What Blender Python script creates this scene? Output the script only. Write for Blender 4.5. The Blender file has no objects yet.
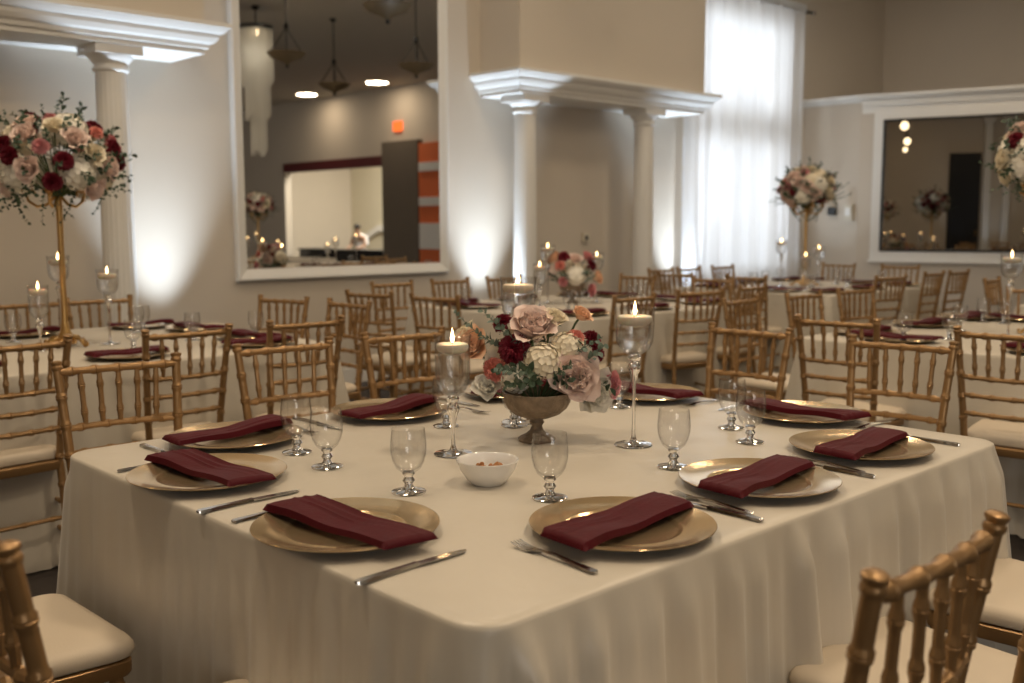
import bpy, math, random
from math import sin, cos, pi, radians as R, sqrt, atan2
from mathutils import Vector as V, Matrix, Quaternion
random.seed(7)
C = bpy.context.scene.collection
sc = bpy.context.scene
# ------------------------------------------------------------------ materials
def mat(name, col, rough=.5, metal=0., var=0., vscale=8., bump=0., bscale=60., spec=.5, sheen=0., coat=0., subs=0., vcol=None, stretch=None):
    m = bpy.data.materials.new(name); m.use_nodes = True
    nt = m.node_tree; b = nt.nodes['Principled BSDF']
    b.inputs['Base Color'].default_value = (*col, 1); b.inputs['Roughness'].default_value = rough
    b.inputs['Metallic'].default_value = metal; b.inputs['Specular IOR Level'].default_value = spec
    b.inputs['Sheen Weight'].default_value = sheen; b.inputs['Coat Weight'].default_value = coat
    if subs:
        b.inputs['Subsurface Weight'].default_value = subs; b.inputs['Subsurface Radius'].default_value = (.02, .012, .008)
    tc = nt.nodes.new('ShaderNodeTexCoord'); src = tc.outputs['Object']
    if stretch:
        mp = nt.nodes.new('ShaderNodeMapping'); mp.inputs['Scale'].default_value = stretch
        nt.links.new(src, mp.inputs['Vector']); src = mp.outputs['Vector']
    if var:
        n = nt.nodes.new('ShaderNodeTexNoise'); n.inputs['Scale'].default_value = vscale; n.inputs['Detail'].default_value = 4
        nt.links.new(src, n.inputs['Vector'])
        r = nt.nodes.new('ShaderNodeMix'); r.data_type = 'RGBA'
        r.inputs[6].default_value = (*[c * (1 - var) for c in col], 1)
        c2 = vcol or [min(1, c * (1 + var)) for c in col]
        r.inputs[7].default_value = (*c2, 1)
        nt.links.new(n.outputs['Fac'], r.inputs[0]); nt.links.new(r.outputs[2], b.inputs['Base Color'])
    if bump:
        n2 = nt.nodes.new('ShaderNodeTexNoise'); n2.inputs['Scale'].default_value = bscale; n2.inputs['Detail'].default_value = 3
        nt.links.new(src, n2.inputs['Vector'])
        bp = nt.nodes.new('ShaderNodeBump'); bp.inputs['Strength'].default_value = bump; bp.inputs['Distance'].default_value = .01
        nt.links.new(n2.outputs['Fac'], bp.inputs['Height']); nt.links.new(bp.outputs['Normal'], b.inputs['Normal'])
    return m
def emis(name, col, s):
    m = bpy.data.materials.new(name); m.use_nodes = True; nt = m.node_tree; nt.nodes.clear()
    e = nt.nodes.new('ShaderNodeEmission'); o = nt.nodes.new('ShaderNodeOutputMaterial')
    e.inputs[0].default_value = (*col, 1); e.inputs[1].default_value = s; nt.links.new(e.outputs[0], o.inputs[0]); return m
def thin_glass(name, tint=(1, 1, 1), lo=.06, hi=.75, rough=.02, edge=None):
    m = bpy.data.materials.new(name); m.use_nodes = True; nt = m.node_tree; nt.nodes.clear()
    t = nt.nodes.new('ShaderNodeBsdfTransparent'); t.inputs[0].default_value = (*tint, 1)
    g = nt.nodes.new('ShaderNodeBsdfGlossy'); g.inputs['Roughness'].default_value = rough
    lw = nt.nodes.new('ShaderNodeLayerWeight'); lw.inputs['Blend'].default_value = .25
    mr = nt.nodes.new('ShaderNodeMapRange'); mr.inputs['To Min'].default_value = lo; mr.inputs['To Max'].default_value = hi
    mx = nt.nodes.new('ShaderNodeMixShader'); o = nt.nodes.new('ShaderNodeOutputMaterial')
    pw = nt.nodes.new('ShaderNodeMath'); pw.operation = 'POWER'; pw.inputs[1].default_value = 2.6
    nt.links.new(lw.outputs['Facing'], pw.inputs[0]); nt.links.new(pw.outputs[0], mr.inputs['Value']); nt.links.new(mr.outputs[0], mx.inputs[0])
    if edge:      # outline shading put into the tint: darker at grazing angles, in place of refraction
        c = nt.nodes.new('ShaderNodeMix'); c.data_type = 'RGBA'; c.inputs[6].default_value = (*tint, 1); c.inputs[7].default_value = (edge, edge, edge, 1)
        p4 = nt.nodes.new('ShaderNodeMath'); p4.operation = 'POWER'; p4.inputs[1].default_value = 2.6
        nt.links.new(lw.outputs['Facing'], p4.inputs[0]); nt.links.new(p4.outputs[0], c.inputs[0]); nt.links.new(c.outputs[2], t.inputs[0])
    nt.links.new(t.outputs[0], mx.inputs[1]); nt.links.new(g.outputs[0], mx.inputs[2]); nt.links.new(mx.outputs[0], o.inputs[0]); return m
def glass(name, ior=1.45, rough=.0):
    m = bpy.data.materials.new(name); m.use_nodes = True; nt = m.node_tree; b = nt.nodes['Principled BSDF']
    b.inputs['Transmission Weight'].default_value = 1; b.inputs['Roughness'].default_value = rough; b.inputs['IOR'].default_value = ior
    b.inputs['Base Color'].default_value = (1, 1, 1, 1); return m
def clearwater(name='water', ior=1.33, f=.72):
    m = glass(name, ior); nt = m.node_tree; b = nt.nodes['Principled BSDF']; o = nt.nodes['Material Output']
    t = nt.nodes.new('ShaderNodeBsdfTransparent'); x = nt.nodes.new('ShaderNodeMixShader'); x.inputs[0].default_value = f
    nt.links.new(b.outputs[0], x.inputs[1]); nt.links.new(t.outputs[0], x.inputs[2]); nt.links.new(x.outputs[0], o.inputs[0]); return m
def sheer(name, col, tr=.5, op=.25):
    m = bpy.data.materials.new(name); m.use_nodes = True; nt = m.node_tree; nt.nodes.clear()
    d = nt.nodes.new('ShaderNodeBsdfDiffuse'); d.inputs[0].default_value = (*col, 1)
    t = nt.nodes.new('ShaderNodeBsdfTranslucent'); t.inputs[0].default_value = (*col, 1)
    p = nt.nodes.new('ShaderNodeBsdfTransparent')
    a = nt.nodes.new('ShaderNodeMixShader'); a.inputs[0].default_value = tr
    c = nt.nodes.new('ShaderNodeMixShader'); c.inputs[0].default_value = op
    o = nt.nodes.new('ShaderNodeOutputMaterial')
    nt.links.new(d.outputs[0], a.inputs[1]); nt.links.new(t.outputs[0], a.inputs[2])
    nt.links.new(a.outputs[0], c.inputs[1]); nt.links.new(p.outputs[0], c.inputs[2]); nt.links.new(c.outputs[0], o.inputs[0]); return m

M = dict(
    wall=mat('wall_paint', (.60, .535, .45), .75, var=.04, vscale=1.2, bump=.05, bscale=150),
    white=mat('white_trim', (.80, .79, .76), .42, var=.03, vscale=3),
    ceil=mat('ceiling_paint', (.68, .64, .56), .9, var=.03),
    carpet=mat('carpet', (.045, .035, .030), .95, var=.55, vscale=3.5, bump=.5, bscale=400),
    cloth=mat('champagne_satin', (.66, .60, .50), .34, var=.05, vscale=5, bump=.32, bscale=10, spec=.5, sheen=.25, stretch=(1, 1, .35)),
    cloth_far=mat('champagne_cloth', (.62, .565, .475), .55, var=.05, vscale=5, bump=.2, bscale=8, spec=.3),
    gold=mat('gold_paint', (.36, .215, .095), .34, .55, var=.14, vscale=14, bump=.06, bscale=200),
    ivory=mat('ivory_cushion', (.70, .60, .47), .55, var=.04, vscale=6, bump=.05, bscale=250),
    wine=mat('burgundy_satin', (.074, .0018, .0065), .6, var=.2, vscale=25, bump=.12, bscale=120, spec=.18),
    charger=mat('gold_charger', (.84, .63, .37), .17, .85, var=.06, vscale=30, bump=.02, bscale=90),
    charger_back=mat('charger_back', (.35, .26, .15), .4, .5),
    steel=mat('cutlery_steel', (.62, .60, .57), .16, 1.0, var=.05, vscale=40),
    rim=thin_glass('goblet_glass', (.992, .992, .99), .075, .70, .01, .35), pane=thin_glass('window_glass', (.99, .99, .99), .035, .55, .01),
    solid=glass('solid_glass', 1.5),
    water=clearwater(),
    porcelain=mat('white_porcelain', (.82, .81, .79), .22, coat=.4),
    nut=mat('nuts', (.45, .20, .07), .5, var=.4, vscale=60),
    wax=mat('candle_wax', (.90, .80, .66), .45, subs=.6),
    wick=mat('wick', (.03, .02, .015), .9),
    flame=emis('candle_flame', (1, .62, .26), 26),
    bronze=mat('aged_bronze', (.19, .13, .09), .5, .4, var=.5, vscale=38, bump=.8, bscale=70, vcol=(.40, .31, .22)),
    brass=mat('brushed_brass', (.60, .37, .14), .28, .9, var=.12, vscale=15),
    blush=mat('blush_petal', (.96, .73, .64), .6, var=.10, vscale=18, vcol=(.98, .84, .76)),
    cream=mat('cream_petal', (.93, .84, .66), .6, var=.08, vscale=18),
    white_f=mat('white_petal', (.93, .89, .79), .6, var=.08, vscale=25),
    peach=mat('peach_petal', (.93, .62, .42), .6, var=.10, vscale=18),
    coral=mat('coral_petal', (.82, .30, .24), .6, var=.15, vscale=22),
    pink=mat('pink_petal', (.74, .32, .33), .6, var=.15, vscale=22),
    wine_f=mat('burgundy_petal', (.20, .006, .022), .6, var=.35, vscale=25),
    leaf=mat('green_leaf', (.055, .095, .055), .5, var=.35, vscale=12),
    sage=mat('eucalyptus_leaf', (.16, .22, .175), .55, var=.3, vscale=12),
    stem=mat('flower_stem', (.06, .10, .035), .6),
    black=mat('black_metal', (.02, .02, .02), .4, .3),
    mirror=mat('mirror_silver', (.86, .86, .85), .0, 1.0),
    mirror_dim=mat('smoked_mirror', (.34, .33, .315), .0, 1.0),
    sheer=sheer('sheer_curtain_fabric', (.90, .90, .90), .5, .12),
    beige=mat('beige_plastic', (.62, .57, .47), .5),
    dark=mat('dark_screen', (.02, .022, .025), .25),
    lamp_glow=emis('lamp_lens', (1, .76, .46), 14),
    lobby_w=mat('lobby_wall', (.66, .61, .48), .8, var=.03),
    maroon=mat('maroon_paint', (.10, .012, .015), .6),
    orange=mat('orange_paint', (.75, .17, .05), .6),
    taupe=mat('taupe_paint', (.16, .13, .10), .8, var=.05),
    exit=emis('exit_sign_red', (1, .16, .03), 3.0),
    skin=mat('skin', (.45, .27, .18), .6), shirt_w=mat('white_shirt', (.7, .7, .72), .8),
    shirt_t=mat('teal_shirt', (.02, .16, .20), .8), pants=mat('dark_trousers', (.03, .03, .035), .8), hair=mat('dark_hair', (.02, .014, .01), .7),
    bowl_lamp=mat('alabaster_bowl', (.16, .12, .07), .5, var=.2, vscale=6),
    crystal=sheer('crystal_strands', (.85, .84, .80), .5, .35),
)
# ------------------------------------------------------------------ mesh helpers
class MB:
    def __init__(s): s.v = []; s.f = []
    def add(s, vs, fs, M4=None):
        n = len(s.v)
        s.v += [tuple(M4 @ V(p)) for p in vs] if M4 is not None else [tuple(p) for p in vs]
        s.f += [tuple(i + n for i in f) for f in fs]; return s
    def box(s, x0, x1, y0, y1, z0, z1, M4=None):
        return s.add([(x0, y0, z0), (x1, y0, z0), (x1, y1, z0), (x0, y1, z0), (x0, y0, z1), (x1, y0, z1), (x1, y1, z1), (x0, y1, z1)],
                     [(3, 2, 1, 0), (4, 5, 6, 7), (0, 1, 5, 4), (1, 2, 6, 5), (2, 3, 7, 6), (3, 0, 4, 7)], M4)
    def lathe(s, prof, seg=24, M4=None, cap0=True, cap1=True, flute=None):
        vs = []; fs = []
        for r, z in prof:
            for k in range(seg):
                a = 2 * pi * k / seg; rr = r * (1 + (flute(k, z) if flute else 0)); vs.append((rr * cos(a), rr * sin(a), z))
        for j in range(len(prof) - 1):
            for k in range(seg):
                a = j * seg + k; b = j * seg + (k + 1) % seg; fs.append((a, b, b + seg, a + seg))
        if cap0 and prof[0][0] > 1e-5: fs.append(tuple(range(seg))[::-1])
        if cap1 and prof[-1][0] > 1e-5: fs.append(tuple((len(prof) - 1) * seg + k for k in range(seg)))
        return s.add(vs, fs, M4)
    def tube(s, pts, rad, seg=10, M4=None):
        pts = [V(p) for p in pts]; n = len(pts)
        if not hasattr(rad, '__len__'): rad = [rad] * n
        vs = []; fs = []; up = None
        for i, p in enumerate(pts):
            t = (pts[min(i + 1, n - 1)] - pts[max(i - 1, 0)]).normalized()
            if up is None: up = V((0, 0, 1)) if abs(t.z) < .9 else V((1, 0, 0))
            a = t.cross(up).normalized(); b = a.cross(t).normalized(); up = b
            for k in range(seg):
                an = 2 * pi * k / seg; vs.append(p + (a * cos(an) + b * sin(an)) * rad[i])
        for j in range(n - 1):
            for k in range(seg):
                q = j * seg + k; w = j * seg + (k + 1) % seg; fs.append((q, w, w + seg, q + seg))
        fs.append(tuple(range(seg))[::-1]); fs.append(tuple((n - 1) * seg + k for k in range(seg)))
        return s.add(vs, fs, M4)
    def rings(s, rings, cap=True, M4=None):
        n = len(rings[0]); vs = [p for r in rings for p in r]; fs = []
        for j in range(len(rings) - 1):
            for k in range(n):
                a = j * n + k; b = j * n + (k + 1) % n; fs.append((a, b, b + n, a + n))
        if cap: fs.append(tuple(range(n))[::-1]); fs.append(tuple((len(rings) - 1) * n + k for k in range(n)))
        return s.add(vs, fs, M4)
    def mesh(s, name, m, smooth=True, ang=40):
        me = bpy.data.meshes.new(name); me.from_pydata(s.v, [], s.f); me.update()
        me.materials.append(M[m] if isinstance(m, str) else m)
        if smooth:
            me.polygons.foreach_set('use_smooth', [True] * len(me.polygons))
            try: me.set_sharp_from_angle(angle=R(ang))
            except Exception: pass
        return me
    def obj(s, name, m, parent=None, smooth=True, ang=40, M4=None):
        return link(name, s.mesh(name, m, smooth, ang), parent, M4)
def link(name, me, parent=None, M4=None):
    o = bpy.data.objects.new(name, me); C.objects.link(o)
    if M4 is not None: o.matrix_world = M4
    if parent: o.parent = parent
    return o
def tag(o, label=None, cat=None, group=None, kind=None):
    if label: o['label'] = label
    if cat: o['category'] = cat
    if group: o['group'] = group
    if kind: o['kind'] = kind
    return o
def empty(name, loc=(0, 0, 0), rz=0): 
    o = bpy.data.objects.new(name, None); C.objects.link(o); o.location = loc; o.rotation_euler = (0, 0, rz); o.empty_display_size = .05; return o
kids = {}
def copy_tree(o, parent=None):
    c = o.copy(); C.objects.link(c); c.parent = parent
    for ch in list(o.children): copy_tree(ch, c)
    return c
used = set()
def use(proto):                       # the first call hands out the prototype itself, later calls copies
    if proto.name in used: return copy_tree(proto)
    used.add(proto.name); return proto
def place(proto, loc, rz, label, cat, group=None):
    o = use(proto); o.location = loc; o.rotation_euler = (0, 0, rz)
    for k in ('label', 'category', 'group'):
        if k in o: del o[k]
    return tag(o, label, cat, group)
def struct(o): o['kind'] = 'structure'; return o
def basis(loc, d, roll=0., s=1.):     # matrix whose local z points along d
    d = V(d).normalized(); q = d.to_track_quat('Z', 'Y')
    return Matrix.Translation(V(loc)) @ q.to_matrix().to_4x4() @ Matrix.Rotation(roll, 4, 'Z') @ Matrix.Scale(s, 4)

# ------------------------------------------------------------------ camera
yaw, pitch, roll = .812619, .114607, .001863
CAMP = V((0, 0, 1.325))
Fd = V((cos(yaw) * cos(pitch), sin(yaw) * cos(pitch), -sin(pitch))); Rt = V((sin(yaw), -cos(yaw), 0)); Dn = Fd.cross(Rt)
r_ = Rt * cos(roll) + Dn * sin(roll); d_ = Dn * cos(roll) - Rt * sin(roll)
cam = bpy.data.cameras.new('camera'); co = bpy.data.objects.new('camera', cam); C.objects.link(co)
co.matrix_world = Matrix(((r_.x, -d_.x, -Fd.x, 0), (r_.y, -d_.y, -Fd.y, 0), (r_.z, -d_.z, -Fd.z, CAMP.z), (0, 0, 0, 1)))
cam.sensor_width = 36; cam.lens = 36 * 1020.5 / 1024; cam.clip_start = .02
cam.dof.use_dof = True; cam.dof.focus_distance = 2.35; cam.dof.aperture_fstop = 3.2
sc.camera = co

# ------------------------------------------------------------------ room shell
CEIL = 4.62
def slab(name, *b, m='wall', parent=None):
    mb = MB(); 
    for q in b: mb.box(*q)
    return struct(mb.obj(name, m, parent, smooth=False))
slab('floor', (-3.2, 20.2, -14.2, 7.4, -.1, 0), m='carpet')
slab('ceiling', (-3.2, 20.2, -14.2, 7.4, CEIL, CEIL + .1), m='ceil')
WX0, WX1, WZ0, WZ1 = 9.36, 11.36, .75, 3.75
slab('wall_back', (-3.2, WX0, 7.1, 7.3, 0, CEIL), (WX1, 20.2, 7.1, 7.3, 0, CEIL), (WX0, WX1, 7.1, 7.3, 0, WZ0), (WX0, WX1, 7.1, 7.3, WZ1, CEIL))
# west wall, out of view, with a wide window opening added for fill light
slab('wall_left', (-3.2, -3.0, -14.2, -12.0, 0, CEIL), (-3.2, -3.0, -4.2, 7.1, 0, CEIL), (-3.2, -3.0, -12.0, -4.2, 0, .8), (-3.2, -3.0, -12.0, -4.2, 3.4, CEIL))
slab('wall_front', (-3.2, 20.2, -14.2, -14.0, 0, CEIL))
# right side: short return wall, then the angled lower wall with its ledge, upper wall set back
dW = V((.286, -.958, 0)).normalized(); nW = V((-.958, -.286, 0)).normalized()
P0 = V((11.9, 6.32, 0)); P1 = P0 + dW * 5.6
def prism(pts, z0, z1):
    mb = MB(); n = len(pts)
    mb.rings([[(p[0], p[1], z0) for p in pts], [(p[0], p[1], z1) for p in pts]]); return mb
struct(prism([(11.9, 7.1), (11.9, 6.32), (P1.x, P1.y), (P1.x + .25, P1.y), (12.15, 6.36), (12.15, 7.1)], 0, 2.80).obj('wall_right', 'wall', smooth=False))
U0 = V((13.95, 7.1, 0)); U1 = U0 + dW * 6.3
struct(prism([U0, U1, (U1.x + .2, U1.y), (U0.x + .2, U0.y)], 0, CEIL).obj('wall_upper_right', 'wall', smooth=False))
ledge = MB()
for off, z0, z1 in ((.03, 2.80, 2.825), (.075, 2.825, 2.85), (.10, 2.85, 2.88)):
    a = V((11.9 - off, 7.1, 0)); b = V((11.9 - off, 6.32 - off * .14, 0)); c = P1 + nW * off
    back = [(U1.x, P1.y), (13.95, 7.1)] if z1 > 2.81 else [(P1.x + .2, P1.y), (12.1, 6.4), (12.1, 7.1)]
    ledge.rings([[(p[0], p[1], z) for p in ([a, b, c] + back)] for z in (z0, z1)])
for off, z0, z1 in ((.022, 2.66, 2.75), (.05, 2.75, 2.80)):
    a = P0 + nW * 0 + dW * .02; b = a + nW * off; c = P1 + nW * off
    ledge.rings([[(p[0], p[1], z) for p in (a, b, c, P1)] for z in (z0, z1)])
struct(ledge.obj('trim_1', 'white', smooth=False))
# east wall to the south, with the lobby opening seen in the mirror
XE = 15.2
slab('wall_far_right', (XE, XE + .2, -6.45, .95, 0, CEIL), (XE, XE + .2, -14.0, -11.1, 0, CEIL), (XE, XE + .2, -11.1, -6.45, 3.0, CEIL), (XE, 16.2, .93, 1.05, 0, CEIL))
slab('wall_lobby', (19.4, 19.6, -14.0, -4.0, 0, CEIL), (XE + .2, 19.4, -4.2, -4.0, 0, CEIL), m='lobby_w')
slab('trim_2', (XE - .05, XE + .25, -11.1, -6.45, 2.76, 3.0), m='maroon')
slab('trim_3', (XE - .15, XE, -6.35, -4.95, 0, 3.3), m='taupe'); slab('trim_4', (XE - .15, XE, -4.9, -4.0, 0, 3.2), m='orange')
slab('trim_5', (XE - .2, XE - .15, -4.85, -4.0, 2.55, 2.75), (XE - .2, XE - .15, -4.85, -4.0, 1.75, 1.95), (XE - .2, XE - .15, -4.85, -4.0, .75, 1.35), m='white')
st = MB()
for (ya, za, yb, zb) in ((-13.6, .6, -12.4, 1.1), (-12.4, 1.1, -11.6, 1.1), (-11.6, 1.1, -10.6, 1.95), (-10.6, 1.95, -4.2, 1.95)):
    st.add([(19.3, ya, za), (19.4, ya, za), (19.4, yb, zb), (19.3, yb, zb), (19.3, ya, za + .2), (19.4, ya, za + .2), (19.4, yb, zb + .2), (19.3, yb, zb + .2)],
           [(0, 1, 2, 3), (4, 5, 6, 7), (0, 3, 7, 4), (1, 2, 6, 5), (0, 1, 5, 4), (3, 2, 6, 7)])
struct(st.obj('trim_6', 'white', smooth=False))
slab('baseboard_back', (-3, 11.9, 7.075, 7.1, 0, .13), m='white')
struct(prism([(11.87, 7.1), (11.87, 6.31), (P1.x - .03, P1.y), (P1.x + .05, P1.y), (11.95, 6.32), (11.95, 7.1)], 0, .13).obj('baseboard_right', 'white', smooth=False))

# cornice bays with fluted columns
PROF = [(0, 2.475), (0, 2.505), (.022, 2.508), (.028, 2.535), (.05, 2.545), (.072, 2.575), (.078, 2.600), (.098, 2.606), (.118, 2.628), (.124, 2.638), (.135, 2.641), (.135, 2.67)]
def bay(n, x0, x1):
    mb = MB()
    mb.rings([[(x0 - o, 7.1, z), (x0 - o, 6.58 - o, z), (x1 + o, 6.58 - o, z), (x1 + o, 7.1, z)] for o, z in PROF])
    struct(mb.obj('trim_%d' % n, 'white', smooth=False))
    slab('wall_bulkhead', (x0, x1, 6.58, 7.1, 2.67, CEIL))
bay(7, .67, 3.37); bay(8, 6.33, 9.03)
def column(n, x, y=6.75):
    o = empty('trim_%d' % n, (x, y, 0)); o['kind'] = 'structure'
    MB().lathe([(.112 - .014 * t, .16 + 2.16 * t) for t in [i / 8 for i in range(9)]], 80, flute=lambda k, z: -.05 * max(0, sin(2 * pi * k * 20 / 80)) ** .6 if .2 < z < 2.30 else 0).obj('shaft', 'white', o, ang=80)
    MB().lathe([(.100, 2.31), (.112, 2.318), (.115, 2.33), (.104, 2.34), (.102, 2.355), (.125, 2.385), (.142, 2.40), (.145, 2.415)], 40).box(-.155, .155, -.155, .155, 2.415, 2.475).obj('capital', 'white', o)
    MB().box(-.165, .165, -.165, .165, 0, .06).lathe([(.155, .06), (.16, .085), (.15, .105), (.125, .115), (.135, .135), (.13, .15), (.113, .165)], 40).obj('base', 'white', o)
column(9, 1.25); column(10, 2.79); column(11, 6.56); column(12, 8.25)

# windows (behind the curtain, and an unseen one added in the west wall)
def window(n, x0, x1, z0, z1, cols, rows, M4=None, y=7.14):
    w = empty('window_%d' % n); w['kind'] = 'structure'
    f = MB(); f.box(x0, x1, y, y + .06, z0, z0 + .06).box(x0, x1, y, y + .06, z1 - .06, z1).box(x0, x0 + .06, y, y + .06, z0, z1).box(x1 - .06, x1, y, y + .06, z0, z1)
    for i in range(1, cols): xm = x0 + (x1 - x0) * i / cols; f.box(xm - .02, xm + .02, y + .01, y + .05, z0, z1)
    for i in range(1, rows): zm = z0 + (z1 - z0) * i / rows; f.box(x0, x1, y + .01, y + .05, zm - .02, zm + .02)
    f.obj('window_frame', 'white', w, smooth=False)
    MB().box(x0, x1, y + .028, y + .032, z0, z1).obj('pane', 'pane', w, smooth=False)
    MB().box(x0 - .05, x1 + .05, y - .09, y + .02, z0 - .04, z0).obj('sill', 'white', w, smooth=False)
    if M4 is not None: w.matrix_world = M4
    return w
window(1, WX0, WX1, WZ0, 2.35, 2, 4); window(2, WX0, WX1, 2.6, WZ1, 2, 2)
slab('trim_13', (WX0, WX1, 7.1, 7.2, 2.35, 2.6), m='white')
window(3, -4.2, 3.6, .8, 3.4, 5, 2, Matrix.Rotation(pi / 2, 4, 'Z') @ Matrix.Translation((0, 0, 0)) @ Matrix.Translation((0, -4.1, 0)) @ Matrix.Identity(4))  # invented window, only there to bring fill light onto the cloth sides
bpy.data.objects['window_3'].matrix_world = Matrix(((0, -1, 0, 4.08), (1, 0, 0, -7.8), (0, 0, 1, 0), (0, 0, 0, 1)))
# curtain and its rod
def curtain():
    nx, nz = 260, 30; vs = []; fs = []; random.seed(3)
    x0, x1, z0, z1 = 9.18, 11.56, .04, 3.98
    ph = [random.uniform(0, 6.28) for _ in range(4)]
    for j in range(nz + 1):
        t = j / nz; z = z1 + (z0 - z1) * t
        for i in range(nx + 1):
            u = i / nx; x = x0 + (x1 - x0) * u
            a = .028 + .02 * t
            y = 6.93 + a * (sin(62 * u + ph[0]) + .5 * sin(101 * u + ph[1] + t) + .5 * sin(27 * u + ph[2] + .8 * t)) * (.55 + .45 * t)
            vs.append((x + .008 * sin(9 * u + 3 * t), y, z))
    for j in range(nz):
        for i in range(nx):
            a = j * (nx + 1) + i; fs.append((a, a + 1, a + nx + 2, a + nx + 1))
    o = MB().add(vs, fs).obj('sheer_curtain', 'sheer', ang=180)
    s = MB().box(x0, x1, 6.91, 6.955, 3.90, 4.0).obj('rod_pocket', 'sheer', o, smooth=False)
    tag(o, 'floor-length sheer white curtain hanging over the tall window', 'curtain')
curtain()
rod = MB().tube([(9.15, 6.93, 3.93), (11.74, 6.93, 3.93)], .016, 12).obj('curtain_rod', 'black')
tag(rod, 'dark metal curtain rod above the sheer white curtain', 'curtain rod')
for xx in (9.13, 11.76): MB().lathe([(0, -.03), (.022, -.025), (.03, 0), (.022, .025), (0, .03)], 16, Matrix.Translation((xx, 6.93, 3.93))).obj('finial', 'steel', rod)
for xx in (9.2, 11.66): MB().box(xx - .012, xx + .012, 6.93, 7.1, 3.915, 3.94).obj('bracket', 'black', rod, smooth=False)

# mirrors
mA = empty('wall_mirror', (0, 0, 0)); tag(mA, 'tall white-framed mirror on the wall between the two cornices', 'mirror')
X0, X1, Z0, Z1 = 3.82, 5.91, .895, 3.85
fr = MB()
pf = [(0, .0), (0, -.045), (.012, -.055), (.03, -.05), (.05, -.038), (.075, -.03), (.09, -.024), (.09, 0)]
for side in range(4):
    cs = [((X0, Z0), (X1, Z0), (1, 1), (-1, 1)), ((X1, Z0), (X1, Z1), (-1, 1), (-1, -1)), ((X1, Z1), (X0, Z1), (-1, -1), (1, -1)), ((X0, Z1), (X0, Z0), (1, -1), (1, 1))][side]
    fr.rings([[(cs[0][0] + cs[2][0] * o, 7.1 + y, cs[0][1] + cs[2][1] * o) for o, y in pf], [(cs[1][0] + cs[3][0] * o, 7.1 + y, cs[1][1] + cs[3][1] * o) for o, y in pf]])
fr.obj('frame', 'white', mA, ang=30)
MB().box(X0 + .085, X1 - .085, 7.078, 7.09, Z0 + .085, Z1 - .085).obj('mirror_glass', 'mirror', mA, smooth=False)
mB = empty('wall_mirror', (0, 0, 0)); tag(mB, 'wide smoked mirror with black edge and white casing on the right wall', 'mirror')
WM = Matrix(((dW.x, nW.x, 0, P0.x), (dW.y, nW.y, 0, P0.y), (0, 0, 1, 0), (0, 0, 0, 1)))   # local x along the wall, y into the room
L0, L1, H0, H1 = .275, 3.6, .985, 2.575
def rect_frame(x0, x1, z0, z1, w, y0, y1):
    return MB().box(x0, x1, y0, y1, z0, z0 + w).box(x0, x1, y0, y1, z1 - w, z1).box(x0, x0 + w, y0, y1, z0 + w, z1 - w).box(x1 - w, x1, y0, y1, z0 + w, z1 - w)
a_ = rect_frame(L0 - .11, L1 + .11, H0 - .11, H1 + .09, .11, 0, .035); a_.box(L0 - .13, L1 + .13, 0, .05, H0 - .135, H0 - .105); a_.obj('casing', 'white', mB, smooth=False, M4=WM)
rect_frame(L0, L1, H0, H1, .028, .0, .045).obj('inner_frame', 'black', mB, smooth=False, M4=WM)
MB().box(L0 + .02, L1 - .02, .008, .014, H0 + .02, H1 - .02).obj('mirror_glass', 'mirror_dim', mB, smooth=False, M4=WM)
# far left wall, seen in the smoked mirror: dark door, white pilasters with uplights
dr = MB().box(-3.0, -2.95, 2.0, 2.75, 0, 3.1).obj('door_1', 'dark', smooth=False); struct(dr); MB().tube([(-2.95, 2.08, 1.0), (-2.90, 2.08, 1.0), (-2.90, 2.08, 1.15)], .012, 8).obj('door_handle', 'brass', dr)
for i, yy in enumerate((1.88, 1.42)):
    struct(MB().box(-3.0, -2.88, yy - .10, yy + .06, 0, 3.85).box(-3.0, -2.82, yy - .15, yy + .11, 3.85, 4.0).obj('trim_%d' % (14 + i), 'white', smooth=False))
# small wall fittings
t = MB().box(7.70, 7.80, 7.07, 7.1, 1.145, 1.235).obj('thermostat', 'beige', smooth=False); tag(t, 'small white thermostat on the wall inside the columned bay', 'thermostat')
MB().box(7.725, 7.765, 7.066, 7.071, 1.165, 1.205).obj('display', 'dark', t, smooth=False)
t = MB().box(11.82, 11.9, 6.36, 6.46, 1.36, 1.56).obj('wall_dispenser', 'beige', smooth=False); tag(t, 'small beige box mounted on the wall left of the smoked mirror', 'dispenser')
MB().box(11.812, 11.822, 6.375, 6.445, 1.42, 1.52).obj('cover', 'white', t, smooth=False)
t = MB().box(11.84, 11.9, 6.60, 6.70, 1.43, 1.53).obj('wall_switch', 'dark', smooth=False); tag(t, 'small dark switch box on the wall beside the beige dispenser', 'switch')
q = U0 + dW * 2.75
t = MB().box(-.05, .05, 0, .03, 3.52, 3.68).obj('wall_plate', 'beige', smooth=False, M4=Matrix(((dW.x, nW.x, 0, q.x), (dW.y, nW.y, 0, q.y), (0, 0, 1, 0), (0, 0, 0, 1)))); tag(t, 'small beige cover plate high on the upper right wall', 'wall plate')
t = MB().box(XE - .06, XE, -6.0, -5.68, 3.55, 3.78).obj('exit_sign', 'exit', smooth=False); tag(t, 'small orange-red lit exit sign reflected in the tall mirror', 'exit sign')

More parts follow.
